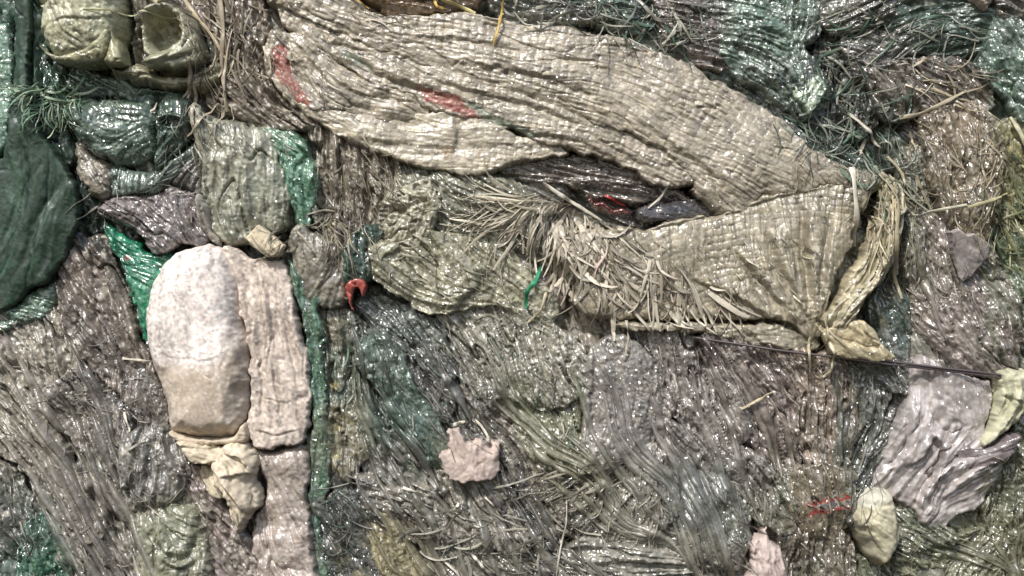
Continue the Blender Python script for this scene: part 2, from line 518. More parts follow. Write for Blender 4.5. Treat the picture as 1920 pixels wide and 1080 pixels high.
def fringe(parent, spots, n, seed=0, name='frayed_strands', cols=((170, 160, 140), (120, 112, 98)), ln=(30, 70), w=(1.5, 4), curl=0.8, lift=7, mat='fibre', drape=1.0, spread=0.3):
    """frayed tapes of one sack: spots = rows of x, y, radius_x, radius_y, angle"""
    rs = np.random.RandomState(seed + 1000)
    sp = np.array(spots, np.float32)
    ar = np.sqrt(sp[:, 2] * sp[:, 3]) ; pick = rs.choice(len(sp), n, p=ar / ar.sum())
    s = sp[pick]
    x = s[:, 0] + rs.uniform(-1, 1, n) * s[:, 2]; y = s[:, 1] + rs.uniform(-1, 1, n) * s[:, 3]
    a = np.radians(s[:, 4]) + rs.randn(n) * spread
    L = rs.uniform(ln[0], ln[1], n)
    f = rs.rand(n, 1) ** 1.3
    C = lin(cols[0]) * (1 - f) + lin(cols[1]) * f
    if len(cols) > 2:
        k = rs.rand(n) < 0.25
        C[k] = lin(cols[2])
    C = C * (0.5 + 0.55 * rs.rand(n, 1))
    ob = ribbons(name, x, y, a, L, w[0] + (w[1] - w[0]) * 1.7 * rs.rand(n) ** 2.2, rs.randn(n) * curl * 0.6, rs.uniform(0.2, 1, n) * lift, C, seed, mat=mat, drape=drape)
    ob['kind'] = 'stuff'
    if parent is not None: adopt(ob, parent)
    return ob

def pleats(name, label, boxes, n, seed, ln=(140, 320), w=(9, 20), avoid=()):
    """long narrow folds that run on over several sheets, following the way the bale is pressed"""
    rs = np.random.RandomState(seed)
    K, m = 44, 9
    cz = np.array(CZ, np.float32)
    czl = np.concatenate([cz[:, :2], lin(cz[:, 2:])], 1)
    V, Q, T = [], [], []
    tries = 0
    while len(V) < n and tries < n * 14:
        tries += 1
        b = boxes[rs.randint(len(boxes))]
        x, y = rs.uniform(b[0], b[2]), rs.uniform(b[1], b[3])
        L = rs.uniform(*ln); st = L / (K - 1)
        P = []; a = None
        for k in range(K):
            P.append((x, y))
            f = float(flow_dir(np.array([x], np.float32), np.array([y], np.float32), FLOW)[0])
            if a is None: a = f if math.sin(f) > -0.2 else f + math.pi
            else: a += 0.5 * ((f - a + math.pi / 2) % math.pi - math.pi / 2)
            x += math.cos(a) * st; y += math.sin(a) * st
        P = np.array(P, np.float32)
        if any(((P[:, 0] > r[0]) & (P[:, 0] < r[2]) & (P[:, 1] > r[1]) & (P[:, 1] < r[3])).any() for r in avoid): continue
        t = np.linspace(0, 1, K)
        D = np.gradient(P, axis=0); D /= np.hypot(D[:, 0], D[:, 1])[:, None] + 1e-6
        Z = hm_get(P[:, 0], P[:, 1])
        for _ in range(5):
            Zp = np.pad(Z, 1, 'edge'); Z = 0.25 * Zp[:-2] + 0.5 * Zp[1:-1] + 0.25 * Zp[2:]
        ww = rs.uniform(*w) * 0.5 * np.sin(np.clip(t, 0.02, 0.98) * math.pi) ** 0.45 * (1 + 0.22 * np.sin(t * 9 + rs.rand() * 6))
        j = np.linspace(-1, 1, m)[None, :]
        lean = rs.uniform(-0.5, 0.5)
        X = P[:, 0:1] - D[:, 1:2] * ww[:, None] * j; Y = P[:, 1:2] + D[:, 0:1] * ww[:, None] * j
        H = Z[:, None] - 7 + (9 + 0.22 * ww[:, None]) * np.sqrt(np.maximum(1 - j * j, 0)) * (1 + lean * j)
        H = H + 1.3 * (1 - np.abs(tnoise(X * 1.0 + 40 * j * ww[:, None] / 20, Y, 6, 1))) + 0.9 * tnoise(X + seed * 17, Y, 11, 2)
        V.append(np.stack([X, Y, H], -1).reshape(-1, 3))
        c = idw(P[:, 0], P[:, 1], czl, 4.0) * (0.75 + 0.5 * rs.rand())
        c = c[:, None, :] * (1 + 0.14 * tnoise(X, Y, 5, 3))[..., None]
        T.append(c.reshape(-1, 3))
        i, jj = np.meshgrid(np.arange(K - 1), np.arange(m - 1), indexing='ij')
        o = (len(V) - 1) * K * m
        Q.append(np.stack([i * m + jj, i * m + jj + 1, (i + 1) * m + jj + 1, (i + 1) * m + jj], -1).reshape(-1, 4) + o)
    ob = make_mesh(name, np.concatenate(V).astype(np.float32), np.concatenate(Q), np.concatenate(T), 'woven')
    tag(ob, label, 'folds', kind='stuff')
# ------------------------------------------------------------------ the pressed mass behind everything
FLOW = [(60, 120, 85), (60, 420, 80), (60, 620, 75), (60, 820, 62), (60, 1020, 58), (220, 240, 70), (220, 520, 70), (200, 700, 60), (200, 900, 58), (200, 1060, 60),
        (350, 950, 65), (400, 100, 75), (440, 320, 88), (430, 180, 30), (500, 700, 88), (540, 950, 80), (640, 300, 75), (640, 420, 88), (640, 700, 88), (660, 850, 85),
        (700, 980, 65), (760, 650, 62), (760, 780, 58), (860, 720, 60), (900, 640, 62), (950, 820, 62), (1000, 960, 62), (860, 1000, 70), (760, 1060, 45), (850, 400, 50),
        (1040, 700, 68), (1050, 880, 40), (1150, 720, 85), (1160, 900, 60), (1180, 1040, 10), (1300, 700, 68), (1350, 850, 62), (1450, 750, 65), (1500, 850, 82),
        (1540, 700, 72), (1560, 980, 85), (1350, 980, 70), (1640, 700, 85), (1700, 600, 80), (1650, 820, 110), (1800, 620, 62), (1850, 560, 60), (1780, 850, 100),
        (1800, 1020, 20), (1880, 950, 100), (1400, 60, 25), (1300, 60, 10), (1450, 150, 30), (1600, 80, 160), (1600, 180, 95), (1700, 130, 150), (1780, 90, 165), (1720, 230, 40),
        (1620, 300, 50), (1780, 300, 80), (1880, 150, 60), (1880, 380, 60), (1690, 380, 80), (1100, 20, 5), (750, 10, 15), (1250, 350, 15), (1000, 400, 30), (860, 540, 35), (1700, 480, 75)]
CZ = [(30, 100, 45, 78, 65), (60, 300, 30, 52, 42), (40, 500, 62, 92, 78), (120, 130, 42, 62, 54), (250, 200, 80, 105, 95), (180, 400, 38, 46, 40), (150, 560, 104, 96, 88), (50, 640, 140, 133, 120),
      (200, 700, 92, 88, 84), (60, 800, 128, 122, 110), (250, 860, 104, 102, 96), (150, 950, 122, 116, 108), (60, 1020, 62, 84, 74), (230, 1050, 118, 114, 106), (330, 1000, 120, 124, 100), (400, 880, 128, 116, 110),
      (480, 1040, 130, 122, 112), (400, 60, 110, 100, 88), (440, 170, 116, 106, 94), (420, 260, 130, 126, 112), (620, 320, 116, 108, 94), (560, 330, 70, 104, 88), (640, 450, 60, 56, 52), (600, 700, 70, 92, 78), (640, 800, 112, 108, 88),
      (640, 960, 62, 66, 62), (700, 620, 84, 92, 86), (740, 780, 72, 92, 84), (720, 900, 112, 110, 102), (840, 700, 92, 92, 88), (900, 620, 132, 130, 114), (900, 900, 106, 102, 94), (830, 1000, 104, 102, 92), (740, 1040, 134, 126, 98), (980, 960, 94, 92, 86),
      (1040, 760, 112, 116, 90), (1050, 900, 108, 106, 86), (1060, 1040, 108, 106, 96), (1180, 1040, 124, 122, 110), (1160, 760, 128, 124, 122), (1300, 760, 124, 118, 112), (1320, 940, 96, 100, 94), (1280, 1060, 120, 118, 106), (1450, 760, 120, 110, 102),
      (1500, 950, 112, 104, 88), (1460, 1060, 112, 106, 98), (1560, 1060, 100, 102, 84), (1640, 740, 88, 92, 86), (1640, 880, 84, 92, 82), (1780, 800, 142, 134, 140), (1780, 620, 118, 108, 102), (1720, 1040, 104, 110, 86), (1860, 1020, 104, 104, 80),
      (1890, 900, 92, 98, 78), (1880, 600, 96, 104, 84), (1880, 400, 104, 112, 72), (1800, 320, 116, 106, 88), (1720, 420, 88, 90, 78), (1680, 340, 50, 58, 50), (1620, 240, 38, 54, 46), (1580, 140, 52, 54, 48), (1700, 100, 104, 104, 96), (1780, 80, 48, 68, 58),
      (1740, 200, 104, 96, 88), (1890, 120, 84, 116, 102), (1420, 80, 92, 124, 110), (1400, 180, 54, 72, 64), (1300, 60, 108, 106, 98), (1150, 20, 84, 96, 88), (1000, 20, 96, 98, 90), (760, 10, 104, 86, 62), (1200, 350, 48, 42, 40), (900, 380, 108, 110, 92),
      (800, 480, 134, 132, 108), (1100, 520, 136, 130, 114), (1640, 520, 120, 116, 92)]  # top right entries darkened to put depth shade into the colour

def base():
    def axis(a, b, lo, hi, fine, coarse):
        return np.concatenate([np.arange(lo, a, coarse), np.arange(a, b, fine), np.arange(b, hi, coarse)]).astype(np.float32)
    xs = axis(-40, 1960, -360, 2280, 3.0, 8.0); ys = axis(-40, 1120, -360, 1440, 3.0, 8.0)
    X, Y = np.meshgrid(xs, ys)
    rs = np.random.RandomState(12)
    H = np.full(X.shape, -16.0, np.float32); I = np.zeros(X.shape, np.int32)
    N = 620
    cx = rs.uniform(-380, 2300, N); cy = rs.uniform(-380, 1460, N)
    an = flow_dir(cx.astype(np.float32), cy.astype(np.float32), FLOW) + rs.randn(N) * 0.18
    for i in range(N):
        ra = rs.uniform(45, 110); rb = rs.uniform(18, 44)
        m = (xs > cx[i] - ra) & (xs < cx[i] + ra); n = (ys > cy[i] - ra) & (ys < cy[i] + ra)
        if not m.any() or not n.any(): continue
        sl = (slice(np.argmax(n), len(ys) - np.argmax(n[::-1])), slice(np.argmax(m), len(xs) - np.argmax(m[::-1])))
        x = X[sl] - cx[i]; y = Y[sl] - cy[i]
        x = x + 7 * tnoise(X[sl], Y[sl], 22, i % 4); y = y + 7 * tnoise(X[sl], Y[sl], 22, (i + 1) % 4)
        c, s = math.cos(an[i]), math.sin(an[i])
        r = np.sqrt(((x * c + y * s) / ra) ** 2 + ((-x * s + y * c) / rb) ** 2)
        r = r ** 1.3
        h = rs.uniform(-14, 8) + 17 * np.sqrt(np.maximum(1 - r * r, 0)) - np.where(r >= 1, 200, 0)
        up = h > H[sl]
        H[sl] = np.where(up, h, H[sl]); I[sl] = np.where(up, i + 1, I[sl])
    off = np.concatenate([[0], rs.randn(N) * 0.20]).astype(np.float32)
    jit = np.concatenate([[[1, 1, 1]], 1 + rs.randn(N, 1) * 0.13 + rs.randn(N, 3) * 0.03]).astype(np.float32)
    Fc = idw(X, Y, [(x, y, math.cos(2 * math.radians(t)), math.sin(2 * math.radians(t))) for x, y, t in FLOW])
    ANG = 0.5 * np.arctan2(Fc[..., 1], Fc[..., 0]) + off[I] + 0.12 * tnoise(X, Y, 80, 3)
    def a_fn(x, y):
        j = np.clip(np.searchsorted(xs, x), 0, len(xs) - 1); i = np.clip(np.searchsorted(ys, y), 0, len(ys) - 1)
        return ANG[i, j]
    h, fld = relief(X, Y, a_fn, (5.5, 16), (3.0, 13), (3, 50), 0)
    H = H + h + 0.15 * rs.randn(*X.shape)
    cz = np.array(CZ, np.float32)
    col = idw(X + 24 * tnoise(X, Y, 45, 0), Y + 24 * tnoise(X, Y, 45, 1), np.concatenate([cz[:, :2], lin(cz[:, 2:])], 1), 4.0)
    col = col * jit[I] * (1 + 0.16 * fld[1][..., None] * np.array([1, 1, .95], np.float32)).clip(0.6, 1.5)
    g = sstep(1.2, 1.9, tnoise(X, Y, 40, 2) + 0.6 * fld[2])[..., None]
    col = col * (1 - 0.7 * g) + lin((74, 100, 86)) * 0.7 * g
    # the rim of the bale turns away from the viewer
    rim = np.maximum(np.maximum(-230 - X, X - 2150), np.maximum(-230 - Y, Y - 1310))
    H = H - np.maximum(rim, 0) ** 1.5 * 0.25
    ny, nx = X.shape
    idx = np.arange(ny * nx).reshape(ny, nx)
    q = np.stack([idx[:-1, :-1], idx[1:, :-1], idx[1:, 1:], idx[:-1, 1:]], -1).reshape(-1, 4)
    co = np.stack([X.ravel(), Y.ravel(), H.ravel()], 1)
    hm_put(co[:, 0], co[:, 1], co[:, 2])
    # coarse cells leave holes in the height record: fill them
    for _ in range(2):
        pad = np.pad(HM, 1, 'edge'); nb = np.maximum(np.maximum(pad[:-2, 1:-1], pad[2:, 1:-1]), np.maximum(pad[1:-1, :-2], pad[1:-1, 2:]))
        HM[:] = np.where(HM <= -20, nb, HM)
    ob = make_mesh('compressed_sacks', co, q, col.reshape(-1, 3), 'woven')
    tag(ob, 'mass of tightly pressed grey, olive and green plastic sacks filling the whole bale behind', 'pressed plastic', kind='stuff')
    TRI[0] += len(q) * 2
base()

def sack(name, label, cat, poly, d, c1, c2=None, group=None, **k):
    ob, P = sheet(name, poly, d, c1, c2, **k)
    tag(ob, label, cat, group)
    return ob

GR = (135, 132, 118)
# ------------------------------------------------------------------ LEFT: green sheeting
sack('green_sheet', 'dark green folded sheeting running down beside the pale strip at upper left', 'plastic sheet',
     '50,-60 80,-50 92,20 90,70 84,120 100,170 112,250 100,330 60,345 50,290 52,210', 14, (30, 58, 47), (22, 42, 36), zone=0.05, bulge=12, fl=88, fold=(4, 26), crk=(1.5, 20), mat='tarp',  # green lowered further so the shade of the gap sits in the colour
     creases=[('60,-40 66,60 60,140 66,260', 10, 12), ('35,-40 40,80 44,200', 8, -8)], speck=[((150, 190, 175), 1.5)])
sack('green_sheet', 'glossy green plastic sheet, painted pale as if lit, at the left edge above the dark flap', 'plastic sheet',
     '-120,30 -20,36 14,48 26,110 29,190 24,250 10,288 -40,330 -120,320', 40, (96, 136, 118), (60, 98, 82), zone=0, bulge=10, fl=85, fold=(2, 22), crk=(3, 8), mat='shiny', weave=(1.6, 7, 5, 80))  # pale tint stands for lit gloss on the dark green sheeting
sack('green_flap', 'large smooth dark green flap hanging at the left edge', 'plastic sheet',
     '-130,320 -20,310 10,296 24,250 28,180 34,60 36,-60 64,-60 66,40 64,150 74,220 96,270 124,306 146,350 151,400 150,420 134,452 128,486 104,510 92,528 60,540 34,572 0,586 -60,620 -130,600', 46, (36, 62, 48), (44, 76, 60), smooth=False, big=0.6, mat='tarp', zone=0, bulge=6, edge=6,
     fl=[(40, 300, 70), (100, 400, 100), (40, 520, 130)], fold=(1.6, 30), crk=(1.0, 22), lump=(5, 110), weave=(0.4, 5, 5, 75), creases=[('46,0 50,140 70,340 40,440 20,560', 16, 6), ('140,340 90,420 60,520', 14, 5)], glint=0.06, wob=2)
sack('green_sack', 'crumpled glossy green edge of a sack below the left flap', 'sack',
     '-100,560 0,575 60,545 100,520 108,560 80,600 20,620 -60,640', 22, (92, 128, 110), (50, 86, 70), fl=20, fold=(5, 12), crk=(4, 9), mat='shiny', bulge=8)
sack('green_sack', 'dark green crumpled sack behind the round olive one', 'sack',
     '62,-40 130,-50 112,20 92,66 100,118 118,150 108,180 84,170 76,100 84,60 66,20', 24, (58, 96, 82), (34, 62, 52), fl=75, fold=(5, 14), crk=(3, 10), mat='shiny', bulge=6)
sack('green_sack', 'dark green fluffy sack under the olive roll, beside the shaggy tuft', 'sack',
     '96,120 160,128 230,150 300,165 330,176 260,182 180,180 130,190 96,186', 18, (54, 88, 74), (100, 130, 118), fl=25, fold=(4, 10), crk=(4, 8), mat='shiny', bulge=6)

# olive rolled sacks
e = empty('rolled_sack', 165, 60, 30)
tag(e, 'round olive rolled sack with folded lip at the top left corner', 'rolled sack')
o, _ = sheet('rolled_body', '92,-60 86,30 82,62 92,92 112,116 142,126 184,126 214,114 232,92 244,60 246,10 236,-60', 58, (172, 172, 138), (148, 148, 114), zone=0, tilt=(0,0), bulge=66, edge=66, fl=[(110, 60, 60), (160, 40, 80), (220, 60, 110), (150, 110, 20)],
             fold=(2.0, 14), crk=(2.2, 10), lump=(3, 40), weave=(1.1, 7, 6, 78), drop=60, creases=[('120,20 130,60 140,100', 6, -5), ('150,0 176,60 182,100', 5, -4), ('95,70 140,50 230,44', 5, 3)], mat='woven')
adopt(o, e)
o, _ = sheet('folded_lip', '90,86 106,104 130,112 164,106 194,90 222,68 230,84 226,104 208,121 180,128 142,128 112,118', 100, (146, 146, 108), (122, 120, 88), zone=0, bulge=10, edge=5, fl=[(110, 100, 40), (160, 110, 0), (210, 95, 140)],
             fold=(1.8, 14), crk=(1.2, 10), lump=(2, 40), weave=(0.9, 7, 6, 10), drop=30, wob=1.2, tilt=(0, -0.25))
adopt(o, e)
o, _ = sheet('folded_tip', '226,68 236,78 252,104 254,128 234,134 214,126 222,98', 96, (160, 158, 116), (120, 116, 84), bulge=14, edge=8, fl=80, fold=(2, 12), crk=(1.4, 9), lump=(1, 30), drop=40, wob=1.2)
adopt(o, e)
e = empty('rolled_sack', 325, 90, 20)
tag(e, 'olive rolled sack with a dark open mouth, right of the round one', 'rolled sack')
o, _ = sheet('rolled_body', '280,20 306,10 345,16 372,40 386,76 384,118 362,140 336,150 306,140 284,124 270,96 272,52', 60, (162, 162, 130), (126, 122, 98), bulge=40, edge=26, fl=[(280, 70, 90), (330, 130, 0), (375, 80, 90), (320, 20, 0)],
             fold=(3.5, 12), crk=(2.5, 10), lump=(2, 30), weave=(0.7, 7, 6, 60), drop=50, pits=[(318, 70, 34, 38, 72)], wob=2)
adopt(o, e)
o, _ = sheet('folded_lip', '282,126 300,112 330,100 352,84 378,74 386,96 384,122 366,136 330,140 300,138', 92, (150, 152, 114), (124, 122, 88), bulge=14, edge=8, fl=[(300, 120, -30), (370, 90, -25)], fold=(2.2, 14), crk=(1.4, 10), lump=(1, 30), drop=30, wob=1.5,
             creases=[('290,130 330,120 372,104', 7, 6)])
adopt(o, e)
sack('olive_fold', 'folded olive sack edge slung under the two rolls', 'sack', '208,124 232,134 256,126 282,130 304,142 346,146 384,132 404,118 424,132 410,160 374,174 326,172 262,160 214,146', 48, (150, 146, 112), (112, 104, 82),
     bulge=20, edge=14, fl=[(240, 140, 20), (330, 160, 8), (400, 140, -30)], fold=(4, 11), crk=(2, 9), lump=(2, 30), drop=30)
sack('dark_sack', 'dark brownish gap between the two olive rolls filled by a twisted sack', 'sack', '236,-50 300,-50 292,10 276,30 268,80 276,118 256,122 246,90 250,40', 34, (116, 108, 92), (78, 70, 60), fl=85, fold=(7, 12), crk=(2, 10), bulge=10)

# teal sacks under the rolls
sack('teal_sack', 'bulging grey-green woven sack under the olive rolls', 'sack', '124,196 160,182 200,186 246,180 290,186 304,214 302,260 290,300 262,318 226,320 190,302 156,276 134,246', 34, (84, 108, 96), (54, 76, 66),
     bulge=34, edge=26, fl=[(150, 230, 60), (220, 210, 20), (270, 290, 150)], fold=(2.5, 14), crk=(3.5, 8), lump=(3, 40), weave=(1.2, 7, 5, 25), mat='shiny', drop=40, speck=[((150, 172, 160), 0.9)])
sack('teal_sack', 'dark teal sack fold with small open pocket right of the bulging sack', 'sack', '300,186 352,176 366,210 362,252 348,276 322,312 296,326 296,262', 40, (62, 90, 78), (38, 62, 52), bulge=16, edge=14,
     fl=[(330, 200, 85), (330, 290, 130)], fold=(4, 14), crk=(2.5, 10), mat='shiny', pits=[(328, 232, 20, 9, 22)], drop=36)
sack('teal_sack', 'shiny pale teal strip of sack below the bulging sack', 'sack', '206,308 250,320 292,314 330,290 364,262 376,290 350,322 318,344 296,362 240,366 206,368', 30, (98, 120, 112), (60, 80, 74), bulge=12, edge=10,
     fl=[(240, 340, 95), (330, 300, 140)], fold=(4, 12), crk=(3, 8), mat='shiny', creases=[('365,262 330,300 285,356', 8, 10)])
sack('brown_sack', 'brown-grey woven fold beneath the bulging teal sack', 'sack', '138,262 160,276 196,304 212,316 212,366 186,376 164,360 146,322', 26, (130, 122, 108), (96, 88, 78), bulge=16, edge=14, fl=50, fold=(3, 12), crk=(3, 8), weave=(1, 8, 6, 55))
sack('dark_sack', 'dark teal crumpled sack squeezed below the green flap', 'sack', '140,300 168,362 196,380 190,420 160,440 146,400', 10, (44, 66, 58), (30, 46, 42), bulge=6, fl=80, fold=(6, 12))
sack('grey_sack', 'dull grey folded sack above the crumpled lilac bag', 'sack', '296,330 330,306 372,280 384,330 380,372 340,352 300,360', 24, (108, 104, 100), (76, 74, 70), bulge=12, fl=120, fold=(6, 12), crk=(3, 9))

# centre-left vertical bits
sack('grey_sack', 'pale grey-green vertical sack above the folded beige tag', 'sack', '366,196 400,216 440,222 486,236 516,262 536,310 546,380 536,420 508,440 462,456 424,462 400,440 388,396 376,330', 40, (148, 150, 130), (112, 116, 102),
     bulge=24, edge=18, fl=[(400, 260, 85), (460, 300, 88), (450, 400, 80), (520, 380, 95), (480, 240, 60)], fold=(6, 18), crk=(3, 12), lump=(5, 50), weave=(1.2, 8, 6, 85), mat='woven', drop=30,
     creases=[('392,210 410,260 430,280', 8, 8), ('470,300 464,380 470,420', 9, 6), ('420,270 430,330 425,400', 9, -6)])
sack('teal_strip', 'teal green sack strip right of the pale vertical sack', 'sack', '488,240 524,244 562,254 592,286 598,330 592,380 580,430 556,420 540,360 526,300 504,264', 38, (84, 138, 114), (44, 92, 74), bulge=14, edge=10,
     fl=[(540, 260, 30), (560, 340, 88), (560, 420, 90)], fold=(5, 13), crk=(3, 9), mat='shiny', creases=[('552,262 590,300 588,340', 7, 9)], speck=[((165, 180, 165), 1.0)])
sack('brown_sack', 'brownish folded sack end at the gathered left mouth of the large sack', 'sack', '384,-50 470,-60 500,10 512,70 510,130 530,180 580,210 600,240 560,250 500,240 440,222 400,206 384,180 420,140 404,100 396,40', 30, (130, 118, 104), (92, 82, 72),
     bulge=16, edge=12, fl=[(430, 30, 80), (460, 110, 75), (430, 180, 30), (540, 220, 25), (480, 60, 95)], fold=(8, 13), crk=(3.5, 10), lump=(6, 50), drop=26, speck=[((170, 160, 142), 1.1)])
sack('lilac_bag', 'crumpled lilac-grey plastic bag above the bright green triangle', 'plastic bag', '176,392 204,372 240,364 286,362 322,350 352,352 378,374 388,412 400,452 380,468 340,464 306,480 280,474 262,448 232,424 196,414', 34, (132, 122, 124), (92, 86, 86),
     bulge=22, edge=14, fl=[(220, 400, 20), (300, 400, 40), (360, 400, 60)], fold=(6, 15), crk=(5, 11), lump=(4, 40), mat='film', drop=40, creases=[('246,368 262,410 300,440', 8, 9), ('330,356 346,400 390,452', 9, -9)])
sack('white_scrap', 'small white cloth scrap sticking out left of the pale vertical sack', 'scrap', '370,376 384,372 396,396 400,430 414,458 404,464 388,440 374,410', 44, (190, 184, 176), (160, 152, 144), bulge=8, edge=8, fl=80, fold=(2, 9), mat='cloth')
sack('green_triangle', 'bright emerald green sack wedge left of the white pillow sack', 'sack', '188,412 216,424 252,446 276,474 324,474 318,520 296,560 286,610 286,660 262,610 240,548 220,494', 28, (34, 126, 98), (22, 88, 68),
     bulge=10, edge=10, fl=[(220, 440, 50), (280, 500, 20), (260, 580, 70)], fold=(3, 13), crk=(2.5, 10), lump=(3, 30), weave=(0.8, 6, 5, 70), mat='shiny', creases=[('218,424 222,470 240,520', 7, -9)],
     marks=[('210,482 222,484 222,490 210,488', (170, 60, 55), .9), ('232,480 248,482 248,487 232,486', (170, 60, 55), .9)])

# the white pillow sack
e = empty('white_pillow', 375, 640, 40)
tag(e, 'smooth plump white pillow-shaped sack with tan stained lower half', 'white sack')
o, _ = sheet('pillow_body', '330,476 366,464 400,460 428,470 446,510 456,560 460,604 470,640 472,700 470,760 456,800 430,818 396,820 356,816 326,806 314,760 306,720 290,690 280,640 278,590 288,540 306,500', 58, (212, 202, 198), (200, 188, 184), zone=0, big=0.3,
             bulge=44, edge=60, fl=85, fold=(0.7, 26), crk=(0.3, 14), lump=(3, 80), weave=(0.35, 4.5, 4.5, 35), step=2, mat='cloth', drop=26, wob=1.2, glint=0.06, tilt=(0,0), cvar=0.6,
             marks=[('270,684 330,676 380,684 436,664 474,610 490,700 480,790 450,830 396,840 320,830 296,740', (192, 174, 154), .8, 14), ('330,700 420,700 440,780 360,790', (164, 144, 118), .4, 12), ('440,600 475,620 474,720 430,690', (146, 130, 116), .5, 10)],
             creases=[('284,670 320,660 370,668 420,664 452,640', 4, 0.9), ('300,715 312,740 318,790', 6, -5), ('432,800 462,770 470,740', 6, 5), ('452,640 440,680 442,720', 8, 3)])
adopt(o, e)
o, _ = sheet('stitched_hem', '322,806 350,812 400,818 440,814 466,790 474,812 466,828 420,832 366,832 340,826', 66, (196, 180, 158), (172, 156, 134), bulge=5, edge=8, fl=5, fold=(1.6, 8), crk=(1, 7), lump=(1, 30), mat='cloth', drop=26, wob=1.2)
adopt(o, e)
e = empty('white_knot', 440, 890, 40)
tag(e, 'knotted cream cloth tail hanging below the white pillow sack', 'cloth')
o, _ = sheet('cloth_fold', '340,824 372,828 420,832 446,844 440,866 410,872 374,866 352,850', 62, (206, 192, 168), (180, 164, 138), bulge=16, edge=12, fl=10, fold=(3, 14), crk=(1.5, 10), lump=(2, 30), mat='cloth', creases=[('352,852 390,862 430,856', 4, 10), ('350,834 390,842 436,840', 4, -6)])
adopt(o, e)
o, _ = sheet('cloth_tail', '420,830 456,822 478,840 490,870 486,896 498,924 490,954 470,972 452,1000 440,978 432,940 412,900 404,868', 62, (210, 196, 172), (186, 170, 146), bulge=26, edge=16, fl=[(440, 850, 40), (460, 930, 80)], fold=(1.6, 16), crk=(2, 10), lump=(2, 30), mat='cloth', drop=40,
             creases=[('408,872 430,900 452,930 472,956', 6, 14), ('430,844 456,850 472,866 480,892', 5, 11), ('438,930 446,960 452,990', 4, -9), ('424,884 452,880 484,884', 5, 9), ('420,850 440,868 446,896', 4, -9)])
adopt(o, e)
o, _ = sheet('cloth_strip', '378,868 404,872 416,910 424,934 402,930 386,902', 50, (194, 182, 154), (160, 146, 120), bulge=10, edge=8, fl=65, fold=(2.5, 9), mat='cloth')
adopt(o, e)
sack('pink_sheet', 'pinkish white wrinkled woven sheet right of the white pillow sack', 'sack', '420,468 450,476 490,490 530,494 546,520 552,570 562,620 574,680 580,740 578,800 562,828 520,840 486,836 474,810 474,720 472,650 462,600 448,540', 50, (192, 178, 168), (168, 154, 146), zone=0.05, grow=4, tilt=(0,0),
     bulge=6, edge=9, fl=[(480, 560, 80), (520, 640, 86), (520, 780, 92)], fold=(1.7, 20), crk=(1.0, 12), lump=(3, 50), weave=(0.6, 5, 5, 88), mat='cloth', drop=24, glint=0.12,
     creases=[('470,520 478,600 492,700', 5, 6), ('500,600 512,660 520,720 534,800', 4, -7), ('440,490 452,540 462,580 470,640', 5, 7), ('505,540 516,600 520,660', 4, -6), ('536,600 552,680 566,730', 4, -9), ('484,500 500,560 506,620 512,700', 4, 8), ('550,560 556,620 572,680', 4, 7), ('488,640 496,700 492,780', 4, -7), ('480,800 520,812 566,800', 4, 3), ('486,730 520,750 548,746', 4, 2), ('524,500 530,560 540,620', 5, 5)])
sack('grey_pink_sack', 'fuzzy grey-pink sack hanging below the pinkish sheet', 'sack', '478,842 520,846 566,834 580,862 578,930 586,1000 596,1080 606,1180 500,1180 488,1080 474,1010 484,960 500,920 488,880', 40, (164, 150, 142), (130, 118, 108),
     bulge=14, edge=12, fl=[(530, 870, 60), (530, 1000, 80)], fold=(3, 14), crk=(3, 9), lump=(4, 40), mat='woven', speck=[((176, 166, 158), 1.0)])
sack('folded_tag', 'small beige woven patch folded over above the pinkish sheet', 'patch', '462,448 488,422 514,438 540,462 530,482 504,482 482,466', 70, (206, 190, 160), (188, 170, 140), bulge=5, edge=5, fl=30, fold=(.6, 14), crk=(.5, 10), lump=(1, 30),
     weave=(0.9, 5, 5, 35), mat='cloth', smooth=False, wob=0.5, drop=20, glint=0.1)
sack('green_strip', 'long vertical green sack strip right of the pinkish sheet', 'sack', '540,476 566,500 590,528 606,560 612,620 612,700 618,780 624,860 612,920 604,1000 620,1080 630,1190 586,1190 578,1080 572,980 580,900 584,820 582,740 574,670 564,600 550,540', 28, (80, 122, 102), (48, 84, 68), zone=0.55, big=2.0,
     bulge=7, edge=12, fl=[(570, 520, 70), (596, 700, 89), (596, 1000, 88)], fold=(4, 13), crk=(2.5, 9), lump=(3, 40), weave=(0.8, 7, 5, 88), mat='shiny', speck=[((130, 150, 136), 1.2)])
sack('grey_fold', 'grey woven sack fold jutting out right of the beige patch', 'sack', '540,444 566,420 590,440 626,452 652,470 658,520 650,566 620,580 590,572 566,540 548,496', 46, (132, 128, 114), (96, 92, 82), bulge=16, edge=10,
     fl=[(570, 460, 70), (620, 540, 120)], fold=(2.5, 14), crk=(2, 8), lump=(3, 30), weave=(1.5, 8, 6, 62), drop=30)

